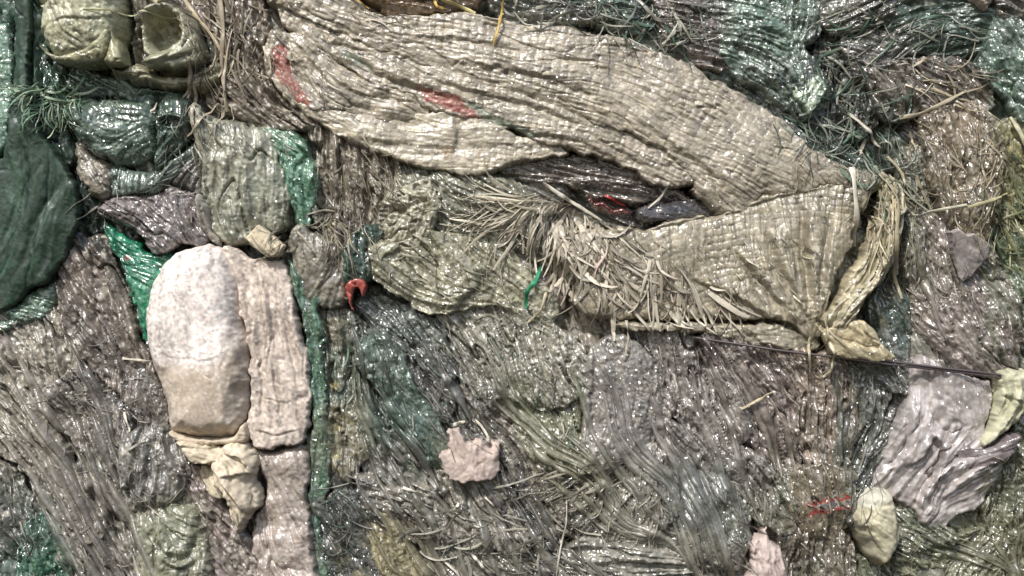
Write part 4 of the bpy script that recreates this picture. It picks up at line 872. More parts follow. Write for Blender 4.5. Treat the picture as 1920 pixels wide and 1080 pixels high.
# ------------------------------------------------------------------ RIGHT: top
RR = [  # tints darkened so the shade of the depths is part of the colour
 ('shiny teal plastic sack at the top right of the tan sack', 'teal_sack', '1330,10 1370,-10 1440,-20 1520,0 1536,40 1520,66 1500,90 1530,130 1546,170 1540,200 1510,214 1480,200 1440,170 1400,150 1366,110 1350,60', 28, (98, 116, 104), (46, 62, 54), dict(fl=[(1380, 30, 15), (1440, 60, 25), (1500, 40, 100), (1440, 140, 30), (1530, 150, 70)], fold=(6, 13), crk=(6, 10), mat='shiny', bulge=20, weave=(1.2, 8, 7, 15))),
 ('pale mint green pointed sack corner near the top right', 'mint_corner', '1476,170 1490,152 1520,138 1540,150 1546,178 1530,200 1512,218 1496,204', 48, (142, 164, 142), (96, 122, 100), dict(fl=110, fold=(2, 12), crk=(3, 8), mat='shiny', smooth=False, big=0.3, grow=0, zone=0, bulge=6, edge=5, weave=(2.6, 11, 9, 10), drop=30)),
 ('dark teal crushed sack hugging the upper edge of the tan sack', 'dark_teal_sack', '1352,100 1390,130 1440,170 1490,206 1530,226 1560,270 1600,300 1580,320 1520,284 1470,236 1410,186 1360,150', 14, (58, 74, 66), (34, 48, 42), dict(fl=40, fold=(6, 12), crk=(5, 9), mat='shiny')),
 ('sack coloured dark as a shaded hollow, right of the mint corner', 'dark_sack', '1546,60 1590,70 1620,120 1640,180 1630,240 1580,250 1550,220 1556,160 1540,110', 4, (62, 62, 56), (36, 38, 34), dict(fl=95, fold=(7, 13), crk=(4, 10))),
 ('grey-lilac folded sack with a pale sheen near the top right', 'lilac_sack', '1590,70 1650,50 1720,60 1740,90 1700,110 1650,120 1620,140 1596,110', 26, (132, 126, 122), (86, 84, 82), dict(fl=[(1620, 90, 30), (1690, 90, 150)], fold=(7, 13), mat='shiny')),
 ('brown-grey pleated sack below the lilac-grey one', 'brown_sack', '1640,130 1700,116 1780,110 1840,130 1860,180 1840,200 1790,190 1760,200 1700,220 1660,210 1646,170', 26, (126, 116, 106), (86, 78, 72), dict(fl=[(1680, 170, 60), (1760, 150, 20), (1830, 170, 50)], fold=(7, 12), mat='shiny')),
 ('fibrous dark green sack along the top right', 'green_sack', '1660,20 1740,24 1820,16 1870,40 1866,80 1830,100 1760,96 1700,90 1720,60 1670,50', 22, (56, 80, 68), (34, 52, 44), dict(fl=[(1700, 50, 160), (1820, 60, 170)], fold=(5, 11), crk=(3, 9))),
 ('teal and silver crumpled sack at the right edge', 'teal_sack', '1862,60 1900,40 2020,30 2020,250 1930,236 1900,200 1880,160 1852,120', 28, (92, 110, 98), (52, 70, 62), dict(fl=70, fold=(6, 14), crk=(5, 9), mat='shiny', bulge=20)),
 ('brown vertically pleated sack at the right below the teal one', 'brown_sack', '1740,220 1790,204 1840,206 1870,240 1874,300 1860,360 1850,430 1826,440 1790,430 1764,400 1750,330 1738,270', 34, (138, 124, 104), (98, 86, 70), dict(fl=[(1760, 260, 70), (1800, 320, 85), (1850, 330, 100)], fold=(8, 14), mat='shiny', bulge=22)),
 ('yellow-olive sack at the right edge', 'yellow_sack', '1862,260 1900,230 2020,240 2020,420 1930,400 1890,380 1866,330', 28, (146, 142, 100), (104, 104, 66), dict(fl=[(1890, 300, 60), (1960, 340, 40)], fold=(5, 14), crk=(4, 9), speck=[((176, 168, 118), .9)])),
 ('mossy green frayed sack under the yellow-olive one', 'green_sack', '1850,400 1900,388 2020,420 2020,620 1930,600 1900,540 1876,480 1856,440', 18, (84, 100, 70), (50, 70, 50), dict(fl=60, fold=(6, 13), crk=(5, 10))),
 ('grey-green tangled sack left of the brown pleated one', 'grey_sack', '1690,300 1730,280 1752,340 1770,400 1760,430 1720,420 1700,380', 24, (112, 112, 92), (72, 76, 62), dict(fl=80, fold=(7, 12))),
 ('purple-brown draped plastic sack right of the neck', 'draped_sack', '1730,420 1770,424 1830,440 1856,470 1880,530 1900,590 1910,650 1890,690 1840,700 1780,680 1740,640 1720,560 1716,480', 34, (134, 122, 116), (94, 84, 80), dict(fl=[(1740, 480, 78), (1800, 560, 60), (1860, 640, 62), (1770, 640, 50)], fold=(7, 15), crk=(4, 12), mat='film', bulge=28)),
 ('silver-grey glossy film fold between neck and draped sack', 'silver_film', '1694,460 1716,440 1730,490 1740,560 1756,620 1790,676 1750,690 1712,672 1700,620 1716,560 1700,510', 36, (138, 138, 128), (90, 96, 90), dict(fl=[(1710, 500, 85), (1730, 620, 75)], fold=(7, 14), crk=(4, 11), mat='film', bulge=14)),
 ('dark teal glossy bag just right of the folded tip', 'dark_bag', '1640,560 1670,540 1696,570 1700,620 1692,664 1664,664 1646,630 1634,596', 34, (70, 88, 82), (44, 54, 52), dict(fl=80, fold=(5, 14), crk=(4, 11), mat='film', bulge=16)),
 ('dark green shadowy strip between neck and silver film', 'green_strip', '1672,440 1700,420 1706,480 1714,540 1704,600 1690,560 1664,540 1668,500', 24, (76, 88, 72), (46, 56, 46), dict(fl=88, fold=(7, 12), mat='shiny')),
]
for lab, nm, poly, d, c1, c2, kw in RR:
    k = dict(zone=0.75, bulge=4, edge=7, big=1.8, crk=(2.8, 11), lump=(5, 45), drop=16, grow=11); k.update(kw)
    sack(nm, lab, 'sack', poly, d, c1, c2, **k)
sack('brown_bag', 'wet brown-gold plastic tucked behind the top edge of the tan sack', 'plastic bag', '640,-60 920,-60 900,10 850,26 790,34 740,32 700,16 664,-6', 44, (112, 88, 58), (74, 54, 36), bulge=16, fl=12, fold=(4, 15), crk=(3, 10), mat='film', drop=24)
TOP = [('tangled grey-green sacking along the top edge right of the yellow tapes', 'grey_sack', '900,-60 1020,-60 1110,-60 1130,0 1120,44 1060,50 980,40 920,20', 28, (104, 108, 98), (66, 76, 68)),
       ('shiny teal crushed sacking at the top edge in the middle', 'teal_sack', '1090,-60 1200,-60 1240,-10 1236,50 1200,74 1150,66 1110,40', 24, (96, 120, 108), (56, 80, 70)),
       ('brown-grey shiny tangle at the top between two teal sacks', 'brown_sack', '1230,-60 1340,-60 1350,10 1352,70 1366,130 1330,130 1280,108 1236,80', 22, (114, 104, 98), (76, 72, 66)),
       ('brownish folded sacking at the top edge above the teal sack', 'brown_sack', '1330,-60 1500,-60 1480,-16 1420,-14 1350,6', 34, (116, 92, 84), (80, 66, 58)),
       ('grey-brown layered sacking at the top edge right of the teal sack', 'grey_sack', '1500,-60 1660,-60 1680,20 1650,50 1590,66 1546,60 1530,10', 26, (112, 110, 98), (80, 82, 72)),
       ('pale pinkish cloth corner at the top edge near the right', 'pink_scrap', '1806,-40 1870,-40 1862,4 1846,20 1826,8', 50, (204, 176, 158), (180, 150, 132)),
       ('dark brown layered sacking in the top right corner', 'brown_sack', '1850,-60 2020,-60 2020,30 1920,40 1874,36', 28, (116, 106, 96), (70, 60, 54))]
for lab, nm, poly, d, c1, c2 in TOP:
    sack(nm, lab, 'scrap' if 'scrap' in nm else 'sack', poly, d, c1, c2, bulge=14, crk=(5, 10), fold=(6, 12), mat='shiny', drop=28)

# ------------------------------------------------------------------ RIGHT: bottom
RB = [
 ('grey-purple pleated sack under the left end of the wire', 'pleated_sack', '1200,628 1260,626 1320,640 1360,680 1390,740 1400,800 1380,850 1330,850 1290,800 1250,740 1230,680', 34, (140, 134, 130), (98, 94, 90), dict(creases=[('1226,640 1270,720 1330,800', 6, -10), ('1290,650 1330,720 1370,790', 6, -9)], fl=[(1240, 660, 72), (1300, 740, 64)], fold=(8, 14))),
 ('brown-purple pleated sack under the middle of the wire', 'pleated_sack', '1320,636 1390,636 1450,650 1480,690 1500,760 1500,840 1480,900 1440,860 1400,800 1380,740 1350,690', 38, (140, 126, 122), (96, 84, 80), dict(creases=[('1370,650 1420,730 1460,830', 6, -10), ('1420,650 1460,720 1486,800', 6, -9)], fl=[(1370, 680, 66), (1450, 760, 70)], fold=(8, 14))),
 ('brown folded sack with long vertical creases left of the lavender film', 'brown_sack', '1450,652 1520,662 1570,672 1590,720 1596,800 1592,860 1570,890 1540,880 1510,840 1500,760 1480,700', 42, (144, 128, 112), (98, 84, 74), dict(creases=[('1500,680 1530,760 1536,860', 6, -11), ('1556,690 1572,770 1576,870', 6, -10), ('1470,670 1500,750 1512,820', 5, -8)], fl=[(1490, 700, 72), (1540, 760, 86), (1560, 860, 92)], fold=(9, 15))),
 ('grey crushed sack in the lower middle right', 'grey_sack', '1240,806 1290,806 1330,846 1390,850 1440,880 1420,930 1370,940 1310,910 1266,880', 32, (128, 124, 118), (84, 82, 80), dict(fl=[(1290, 850, 50), (1380, 900, 60)], fold=(7, 14))),
 ('teal-grey round lump of sack at the bottom right of centre', 'teal_lump', '1300,904 1340,896 1380,920 1400,970 1396,1020 1380,1060 1330,1050 1300,1010 1290,950', 30, (108, 112, 100), (76, 80, 70), dict(fl=[(1320, 950, 80), (1370, 1000, 70)], fold=(5, 15), crk=(5, 10), bulge=26)),
 ('dark wet fold beside the teal-grey lump', 'dark_sack', '1262,880 1296,900 1296,960 1304,1010 1290,1030 1266,990 1256,930', 20, (74, 76, 72), (48, 50, 48), dict(fl=80, fold=(6, 12))),
 ('brown sack piece printed with red and blue stripes near the bottom', 'striped_sack', '1490,880 1530,870 1580,884 1594,920 1592,970 1566,990 1520,996 1496,970 1484,930', 44, (130, 116, 94), (94, 84, 66), dict(fl=[(1540, 930, 85)], fold=(5, 14), marks=[('1508,940 1550,932 1588,926 1588,932 1550,939 1510,948', (158, 54, 50), 1.0), ('1512,956 1550,950 1586,944 1584,950 1550,957 1514,963', (158, 54, 50), 1.0), ('1532,942 1558,938 1560,946 1534,950', (74, 100, 120), .95)])),
 ('grey-green crushed sack left of the striped piece', 'grey_sack', '1400,890 1450,880 1486,900 1490,950 1480,990 1440,986 1404,950', 30, (108, 110, 92), (72, 78, 64), dict(fl=60, fold=(6, 13), crk=(5, 10))),
 ('dull brown-grey sack folds under the striped piece', 'brown_sack', '1470,990 1510,998 1560,994 1590,1020 1600,1080 1600,1190 1470,1190 1466,1090', 30, (112, 104, 90), (72, 68, 60), dict(fl=[(1520, 1040, 85), (1570, 1080, 75)], fold=(8, 15), creases=[('1540,1000 1530,1040 1520,1090', 8, -10), ('1568,996 1574,1040 1580,1090', 8, 8)])),
 ('dark vertical gap sack between brown folds and lavender film', 'dark_sack', '1590,700 1640,690 1660,730 1650,790 1640,850 1610,900 1596,880 1598,800', 20, (98, 102, 94), (56, 62, 58), dict(fl=[(1620, 740, 88), (1620, 850, 112)], fold=(7, 13))),
 ('dark twisted strip running beside the lavender film', 'dark_strip', '1650,800 1676,770 1672,830 1640,890 1610,950 1592,980 1590,920 1620,870', 30, (90, 88, 82), (56, 58, 54), dict(fl=118, fold=(7, 11))),
 ('grey glossy sack folds just under the wire near the folded tip', 'grey_sack', '1560,676 1620,680 1690,680 1720,700 1690,724 1640,720 1590,716', 36, (108, 112, 106), (70, 74, 70), dict(fl=[(1600, 690, 30), (1680, 700, 60)], fold=(6, 12))),
 ('olive crumpled sack at the bottom right', 'olive_sack', '1690,996 1740,1000 1800,1010 1860,1000 1880,1040 1870,1110 1860,1190 1700,1190 1690,1100', 28, (118, 120, 92), (80, 86, 62), dict(fl=[(1740, 1040, 20), (1820, 1080, 120)], fold=(6, 14), crk=(6, 11))),
 ('olive-grey sack in the bottom right corner', 'olive_sack', '1850,870 1890,840 2020,850 2020,1190 1880,1190 1886,1060 1860,990 1846,930', 26, (110, 112, 86), (74, 82, 60), dict(fl=[(1900, 920, 100), (1920, 1050, 60)], fold=(6, 14), crk=(6, 11))),
 ('grey-olive sack squeezed below the yellow bag', 'grey_sack', '1594,1060 1640,1064 1690,1056 1700,1110 1700,1190 1600,1190', 18, (98, 104, 80), (62, 70, 54), dict(fl=70, fold=(6, 13), crk=(5, 10))),
 ('green-grey crumpled sack right of the yellow bag', 'green_sack', '1684,960 1720,950 1760,990 1790,1010 1740,1020 1700,1030 1690,1000', 30, (110, 112, 92), (70, 82, 66), dict(fl=40, fold=(6, 12), crk=(5, 9))),
 ('green folded sack between cream roll and right edge', 'green_sack', '1880,590 1910,600 2020,610 2020,860 1900,850 1916,780 1914,700 1896,660', 26, (112, 118, 92), (66, 86, 66), dict(fl=80, fold=(6, 13), crk=(5, 10))),
]
for lab, nm, poly, d, c1, c2, kw in RB:
    k = dict(zone=0.75, bulge=4, edge=7, big=1.8, crk=(2.8, 11), lump=(5, 45), drop=16, grow=11, mat='shiny'); k.update(kw)
    sack(nm, lab, 'sack', poly, d, c1, c2, **k)
sack('lavender_film', 'large crumpled lavender plastic film with smooth glossy folds at lower right', 'plastic film', '1720,672 1770,690 1820,700 1850,720 1846,770 1840,820 1880,812 1890,840 1866,880 1850,920 1830,950 1790,970 1760,990 1730,985 1716,960 1690,944 1664,930 1630,920 1650,870 1662,830 1680,790 1700,740', 44, (170, 162, 162), (140, 132, 132), zone=0.15, grow=4,
     bulge=16, edge=12, fl=[(1740, 720, 88), (1790, 760, 70), (1700, 800, 120), (1700, 880, 130), (1760, 860, 140), (1800, 880, 160), (1780, 940, 150), (1730, 930, 100), (1830, 860, 150)], fold=(4.6, 24), crk=(3, 26), lump=(6, 60), mat='film', drop=36, glint=0.1,
     creases=[('1730,800 1760,840 1750,880 1724,930 1722,980', 8, 15), ('1820,850 1770,870 1740,900', 8, 13), ('1700,760 1700,830 1670,880', 8, 12), ('1690,870 1720,850 1740,810', 8, 12), ('1860,850 1800,890 1760,930', 8, 12)])
e = empty('yellow_bag', 1640, 990, 30)
tag(e, 'small egg-shaped cream-yellow bag with wrinkled top at lower right', 'bag')
o, _ = sheet('bag_body', '1596,950 1606,926 1624,908 1652,912 1672,930 1682,970 1684,1010 1670,1040 1650,1060 1632,1058 1614,1030 1598,1000 1590,974', 52, (188, 182, 154), (166, 156, 126), bulge=46, edge=34, fl=[(1620, 930, 70), (1640, 960, 20), (1650, 1040, 60)], fold=(2.4, 14), crk=(2.2, 12), lump=(3, 40), mat='cloth', drop=50, wob=1.5,
             marks=[('1606,920 1640,904 1660,924 1650,936 1600,944', (200, 202, 192), .7), ('1626,1040 1660,1036 1650,1064 1630,1060', (150, 128, 88), .6)], creases=[('1602,938 1640,940 1664,938', 4, -6), ('1664,940 1674,990 1668,1030', 6, -6)])
adopt(o, e)
sack('cream_roll', 'long crinkled cream-yellow roll at the right edge below the wire', 'roll', '1850,694 1878,684 1912,696 1920,740 1906,780 1880,806 1850,830 1828,838 1826,816 1846,780 1856,740', 60, (186, 186, 154), (154, 152, 120), bulge=28, edge=20, fl=[(1880, 710, 90), (1870, 770, 110), (1850, 810, 130)], fold=(3, 14), crk=(3.5, 10), lump=(2, 30), mat='cloth', drop=44,
     creases=[('1890,700 1888,740 1870,790', 7, 8), ('1860,730 1900,750 1890,790', 6, 6)])
sack('lavender_flap', 'dark lavender plastic flap under the cream-yellow roll', 'plastic film', '1786,836 1824,836 1860,820 1890,806 1884,840 1860,870 1820,886 1800,880 1790,860', 66, (122, 110, 116), (98, 88, 94), bulge=8, edge=6, fl=-20, fold=(3, 18), crk=(1.5, 14), mat='film', drop=24)
sack('heart_scrap', 'smooth grey-lavender heart-shaped plastic scrap on the right', 'scrap', '1760,438 1778,432 1794,444 1806,440 1822,450 1840,464 1838,486 1820,506 1796,528 1786,520 1774,486', 84, (156, 146, 146), (146, 134, 134), bulge=4, edge=4, fl=30, fold=(.5, 20), crk=(.5, 16), lump=(1.5, 40), mat='cloth', smooth=False, wob=1.0, drop=14, glint=0.05,
     creases=[('1790,446 1800,464 1822,470', 5, -3)])
sack('pink_scrap', 'torn pale pink cloth scrap with ragged hole near the bottom centre', 'scrap', '846,806 862,800 876,818 900,826 916,816 932,836 936,862 926,890 900,900 862,896 838,884 828,858 842,838', 60, (194, 174, 166), (164, 146, 138), zone=0.1, bulge=5, edge=5, fl=[(860, 850, 70), (910, 860, 100)], fold=(1.8, 14), crk=(1.6, 9), lump=(3, 30), mat='cloth', wob=3, drop=30, glint=0.15)
sack('pink_scrap', 'narrow pale pink rag hanging at the bottom edge right of centre', 'scrap', '1398,996 1416,1008 1434,984 1442,1010 1468,1026 1474,1060 1470,1120 1440,1190 1386,1190 1392,1100 1404,1050', 52, (192, 174, 170), (160, 144, 140), bulge=14, edge=8, fl=[(1420, 1030, 85), (1450, 1080, 60)], fold=(4, 11), crk=(3, 9), lump=(3, 30), mat='cloth', wob=3, drop=40)
sack('red_clip', 'small bright red plastic strip folded double, between green lump and olive pocket', 'scrap', '651,536 660,526 676,521 689,528 691,544 684,556 677,542 668,544 663,566 665,582 660,578 655,556', 58, (196, 92, 82), (150, 56, 52), bulge=4, edge=3, fl=80, fold=(1.5, 9), crk=(1, 8), lump=(1, 20), mat='film', wob=.8, drop=18, glint=0.05)

# ------------------------------------------------------------------ long pleats running over the packed sheets
AV = [(264, 440, 640, 1010), (560, 460, 620, 1080), (820, 790, 945, 905), (640, 500, 700, 610), (1030, 380, 1690, 680), (1640, 690, 1900, 985), (1590, 900, 1700, 1065), (1820, 680, 1925, 845),
      (1385, 985, 1480, 1080), (1750, 425, 1850, 535), (1495, 915, 1600, 970), (0, 0, 1700, 440), (185, 400, 330, 650), (0, 240, 160, 600)]
pleats('long_pleats', 'long narrow pleats of grey sacking running down the lower left', [(0, 590, 270, 980), (60, 800, 420, 1060)], 34, 1, avoid=AV)
pleats('long_pleats', 'long narrow pleats slanting down the lower centre around the pink scrap', [(620, 600, 1080, 980)], 42, 2, avoid=AV)
pleats('long_pleats', 'long narrow pleats hanging below the wire left of the lavender film', [(1100, 660, 1620, 960)], 44, 3, avoid=AV)
pleats('long_pleats', 'long narrow pleats at the right edge around the heart-shaped scrap', [(1690, 200, 1900, 640), (1720, 980, 1920, 1050)], 20, 4, avoid=AV)

# ------------------------------------------------------------------ the baling wire
def wire():
    e = empty('baling_wire', 1560, 668, 80)
    tag(e, 'dark steel baling wire running right from under the gathered sack to the edge', 'wire')
    for k, line in enumerate(('1300,632 1380,644 1460,656 1560,668 1660,681 1740,690 1830,701 1990,722', '1600,668 1664,676 1740,686 1830,696 1900,706 1990,718')):
        G = smooth_open(pts(line), 8)
        T = np.gradient(G, axis=0); T /= np.hypot(T[:, 0], T[:, 1])[:, None]
        Z = hm_get(G[:, 0], G[:, 1])
        K = len(G)
        tgt = np.interp(np.linspace(0, 1, K), [0, .25, .45, 1], [58, 70, 74, 78] if k == 0 else [76, 78, 79, 80])
        r = 2.3; m = 8
        an = np.arange(m) * 2 * math.pi / m
        R = np.stack([G[:, None, 0] - T[:, None, 1] * r * np.cos(an), G[:, None, 1] + T[:, None, 0] * r * np.cos(an), tgt[:, None] + r * np.sin(an)], -1)
        i, j = np.meshgrid(np.arange(K - 1), np.arange(m), indexing='ij')
        q = np.stack([i * m + j, i * m + (j + 1) % m, (i + 1) * m + (j + 1) % m, (i + 1) * m + j], -1).reshape(-1, 4)
        adopt(make_mesh('wire_strand', R.reshape(-1, 3).astype(np.float32), q, None, 'wire'), e)
wire()

# ------------------------------------------------------------------ loose tapes that can be told apart
W1, W2, TN, OC = (206, 200, 186), (176, 170, 156), (168, 156, 126), (190, 160, 84)
TAPES = [
 ('1590,316 1592,360 1597,420 1604,462', 12, (200, 194, 178), 'straight pale grey tape hanging over the corner of the gathered sack', 10),
 ('1640,328 1664,380 1660,450 1672,510 1686,560', 9, TN, 'long tan tape curving down beside the neck of the gathered sack', 12),
 ('1668,404 1690,392 1712,406 1740,398 1800,386', 8, (178, 176, 156), 'wavy pale tape reaching right from the neck of the gathered sack', 14),
 ('1684,222 1720,216 1762,196 1812,170', 9, (160, 150, 124), 'twisted tan tape crossing the brown pleats at upper right', 16),
 ('1800,392 1850,376 1888,362', 7, (164, 158, 116), 'short olive tape pointing up right near the right edge', 10),
 ('1018,342 1050,364 1086,384 1130,412', 8, W1, 'pale tape slanting down into the fringe under the large tan sack', 12),
 ('1252,344 1240,368 1212,392', 6, W2, 'short grey tape in the hollow under the large tan sack', 8),
 ('948,-30 942,20 936,56 926,92', 6, OC, 'ochre yellow cord hanging from the top edge onto the tan sack', 14),
 ('812,-20 834,6 860,14 892,30', 9, (188, 176, 112), 'broad pale yellow tape at the top edge above the tan sack', 10),
 ('816,6 822,18 838,20', 6, OC, 'short bent ochre tape beside the broad yellow one at the top', 8),
 ('636,-20 668,4 694,20', 6, OC, 'ochre tape at the upper left corner of the brown-gold plastic', 8),
 ('1016,494 1004,526 988,548 986,578', 10, (44, 124, 92), 'twisted bright green tape in the centre right of the olive sack', 10),
 ('1024,548 1014,580 988,606', 6, TN, 'short tan tape crossing below the bright green tape', 9),
 ('1384,764 1412,750 1446,734', 6, TN, 'thin straight tan tape lying on the pleated sacks', 8),
 ('756,912 780,920 804,928', 6, W1, 'small pale tape below left of the pink scrap', 6),
 ('850,796 862,792 872,790', 7, W1, 'tiny white tape end above the pink scrap', 6),
 ('890,786 904,800 918,822 916,832', 5, W2, 'thin grey tape hooking over the ragged top of the pink scrap', 9),
 ('1512,630 1508,660 1513,690', 6, TN, 'short tape hanging straight from the gathered point', 10),
 ('1542,640 1552,664 1550,690 1538,706', 7, (186, 176, 144), 'curling pale tape end hanging below the gathered point', 12),
 ('1172,600 1176,630 1172,652 1168,674', 6, (184, 176, 158), 'pale tape hanging below the frayed bottom edge of the sack', 8),
 ('268,-20 296,6 330,18 362,20', 8, (170, 162, 128), 'pale olive tape across the top above the rolled sack mouth', 12),
 ('330,-20 366,30 400,70 432,120', 8, (158, 146, 116), 'long tan tape slanting down right of the rolled sack mouth', 12),
 ('416,-20 424,60 420,130 430,210', 9, (156, 144, 122), 'long vertical tan tape on the brownish gathered folds', 10),
 ('440,60 430,110 424,150 426,210', 6, (180, 168, 146), 'narrow pale tape beside the long vertical tan tape', 9),
 ('184,36 236,34 290,36 350,44', 4, (176, 176, 128), 'thin olive strand stretched across both rolled sacks', 10),
 ('228,672 252,674 282,678', 6, (172, 164, 150), 'short grey tape touching the left side of the pillow sack', 7),
 ('246,842 272,828 304,822', 5, (150, 146, 136), 'curved grey tape left of the pillow hem', 7),
 ('234,772 240,790 246,808', 5, W1, 'short white tape above the grey lump at lower left', 6),
 ('884,1036 902,1056 922,1082', 6, W1, 'white tape slanting down at the bottom centre', 8),
 ('1062,936 1060,980 1048,1040 1040,1100', 4, W2, 'thin vertical tape hanging at the bottom centre right', 8),
 ('860,944 852,956 846,960', 6, W1, 'tiny pale tape flake in the grey folds below the pink scrap', 5),
 ('908,930 918,940 926,950', 5, W1, 'small white tape flake right of the tiny pale one below the pink scrap', 5),
 ('1594,210 1626,240 1650,270 1662,300', 6, W2, 'grey tape slanting down through the dark green tangle', 12),
 ('1632,256 1624,274 1616,290', 8, W2, 'short broad grey tape beside the slanting one in the dark tangle', 12),
 ('1892,220 1906,250 1920,280 1934,300', 8, (176, 170, 140), 'pale folded tape at the right edge above the yellow-olive sack', 10),
 ('1668,292 1690,330 1694,352', 6, TN, 'tan tape bending down above the neck of the gathered sack', 10),
 ('300,196 290,212 296,214', 4, W1, 'small white strand on top of the teal fold', 4),
 ('920,916 970,902 1020,886', 5, (132, 132, 118), 'grey tape rising to the right below the olive grimy sack', 8),
 ('1120,470 1128,484 1118,500 1110,528', 6, (206, 180, 170), 'pinkish pale tape dangling in the fringe beside the red print', 12),
 ('1134,366 1160,378 1178,386', 5, (188, 66, 60), 'short red tape across the hollow under the tan sack', 8),
]
for k, (line, w, rgb, lab, lift) in enumerate(TAPES):
    tape('loose_tape', line, w, rgb, lab, lift=lift, seed=k)

# ------------------------------------------------------------------ shaggy tufts and lint
def tuft(label, spots, n, seed, **k):
    ob = fringe(None, spots, n, seed, name='frayed_tuft', **k)
    tag(ob, label, 'frayed tapes')
    return ob
G1, G2, G3 = (96, 132, 112), (44, 76, 62), (160, 170, 150)
tuft('shaggy grey-green tuft of frayed tapes on the dark flap at left', [(84, 180, 22, 18, 120), (100, 200, 26, 20, 90), (120, 170, 24, 14, 60), (70, 176, 14, 10, 170)], 150, 11, cols=((186, 204, 176), (84, 128, 104), (120, 168, 140)), ln=(25, 70), w=(2, 4.5), lift=18, curl=1.6, spread=.7)
tuft('frayed green and grey tapes above the bulging teal sack', [(160, 175, 60, 14, 40), (260, 180, 60, 14, 60), (130, 200, 20, 20, 80)], 46, 12, cols=((140, 150, 130), (52, 84, 70)), ln=(15, 50), w=(1.3, 3), lift=6, curl=1.2, spread=.8)
tuft('loose tan tapes over the brownish gathered folds beside the rolls', [(420, 60, 40, 70, 80), (400, 150, 40, 50, 80), (470, 60, 30, 60, 95), (380, 30, 40, 30, 45)], 109, 13, cols=((184, 172, 148), (100, 88, 74)), ln=(30, 100), w=(2, 5), lift=6, spread=.35)
tuft('fine strands draped over the pale grey-green sack top', [(420, 230, 60, 30, 75), (480, 250, 60, 30, 60), (370, 230, 20, 60, 80)], 54, 14, cols=((176, 172, 152), (100, 100, 88)), ln=(20, 70), w=(1.4, 3), lift=4)
tuft('strands trailing down the brown-grey vertical pleats', [(640, 290, 50, 40, 80), (700, 320, 40, 40, 70), (660, 400, 50, 50, 88), (620, 400, 20, 60, 85)], 96, 15, cols=((168, 158, 134), (88, 80, 68)), ln=(30, 100), w=(1.6, 4), lift=5, spread=.28)
tuft('spiky frayed tapes around the beige patch and grey fold', [(545, 440, 30, 20, 150), (530, 480, 30, 10, 170), (600, 420, 40, 20, 20)], 50, 16, cols=((178, 170, 146), (110, 106, 90)), ln=(20, 60), w=(1.4, 3.4), lift=5, curl=1.2, spread=.5)
tuft('fuzzy strands on the grey heap at lower left', [(130, 640, 110, 60, 70), (60, 800, 100, 90, 60), (220, 760, 80, 60, 30), (150, 940, 140, 80, 60)], 176, 17, cols=((164, 156, 144), (92, 88, 80)), ln=(15, 55), w=(1.2, 3), lift=3, curl=1.3, spread=.6)
tuft('fuzzy strands on the bottom left folds', [(200, 1040, 160, 50, 60), (420, 960, 70, 70, 60), (300, 900, 60, 60, 50)], 100, 18, cols=((160, 152, 140), (92, 88, 80)), ln=(15, 50), w=(1.2, 2.8), lift=3, curl=1.3, spread=.6)
tuft('curly dark tuft beside the lower part of the green strip', [(640, 900, 30, 30, 40), (660, 960, 40, 40, 80), (630, 1020, 30, 50, 60)], 71, 19, cols=((128, 126, 118), (48, 50, 50), (70, 100, 86)), ln=(25, 70), w=(1.4, 3.2), lift=5, curl=2.4, spread=1.0)
tuft('strands over the teal and slate folds in the lower centre', [(700, 700, 50, 60, 70), (760, 760, 60, 80, 58), (860, 760, 60, 80, 60)], 96, 20, cols=((138, 138, 128), (56, 62, 60), (70, 110, 92)), ln=(20, 60), w=(1.2, 2.8), lift=3, spread=.25)
tuft('tangled grey tapes at the bottom centre', [(860, 990, 70, 40, 170), (950, 1000, 70, 40, 160), (1000, 1050, 70, 40, 20), (830, 1050, 60, 30, 50), (1060, 1000, 60, 50, 60)], 125, 21, cols=((170, 166, 150), (84, 84, 76)), ln=(25, 90), w=(1.8, 5), lift=6, curl=1.0, spread=.6)
tuft('shreds along the lower edge of the purple-grey woven sack', [(1080, 900, 60, 20, 155), (1160, 880, 60, 20, 150), (1060, 940, 50, 30, 150), (1180, 960, 60, 40, 110)], 92, 22, cols=((158, 154, 134), (90, 88, 74)), ln=(25, 80), w=(1.6, 4), lift=5, spread=.35)
tuft('shreds on the pleated sacks right of the bottom centre', [(1300, 880, 70, 70, 65), (1400, 930, 70, 50, 60), (1340, 1000, 60, 50, 80), (1250, 920, 40, 80, 80)], 100, 23, cols=((158, 152, 142), (76, 74, 68)), ln=(20, 70), w=(1.4, 3.4), lift=4, spread=.45)
tuft('short fibres on the pleats below the wire', [(1280, 700, 80, 60, 66), (1420, 720, 80, 70, 68), (1540, 760, 50, 90, 84)], 100, 24, cols=((170, 158, 148), (92, 82, 76)), ln=(15, 50), w=(1.2, 2.6), lift=3, spread=.22)
tuft('loose fibres over the olive centre sack', [(850, 400, 80, 50, 50), (800, 500, 70, 40, 50), (930, 480, 60, 60, 60), (950, 600, 70, 12, 15)], 109, 25, cols=((176, 172, 142), (96, 100, 78)), ln=(15, 60), w=(1.3, 3.2), lift=5, curl=1.0, spread=.6)
tuft('fibres over the striated silver sack', [(860, 640, 60, 40, 62), (980, 670, 60, 50, 66), (1050, 760, 50, 60, 80)], 92, 26, cols=((180, 176, 158), (86, 86, 76), (60, 104, 80)), ln=(20, 60), w=(1.2, 2.8), lift=3, spread=.25)
tuft('green and grey tangle along the top edge beside the yellow cord', [(1020, 10, 90, 30, 20), (1160, 20, 70, 40, 40), (1260, 40, 60, 50, 60), (1200, 60, 70, 20, 30)], 176, 27, cols=((170, 168, 152), (60, 76, 66), (70, 106, 90)), ln=(25, 80), w=(1.8, 5), lift=9, curl=1.8, spread=1.0)
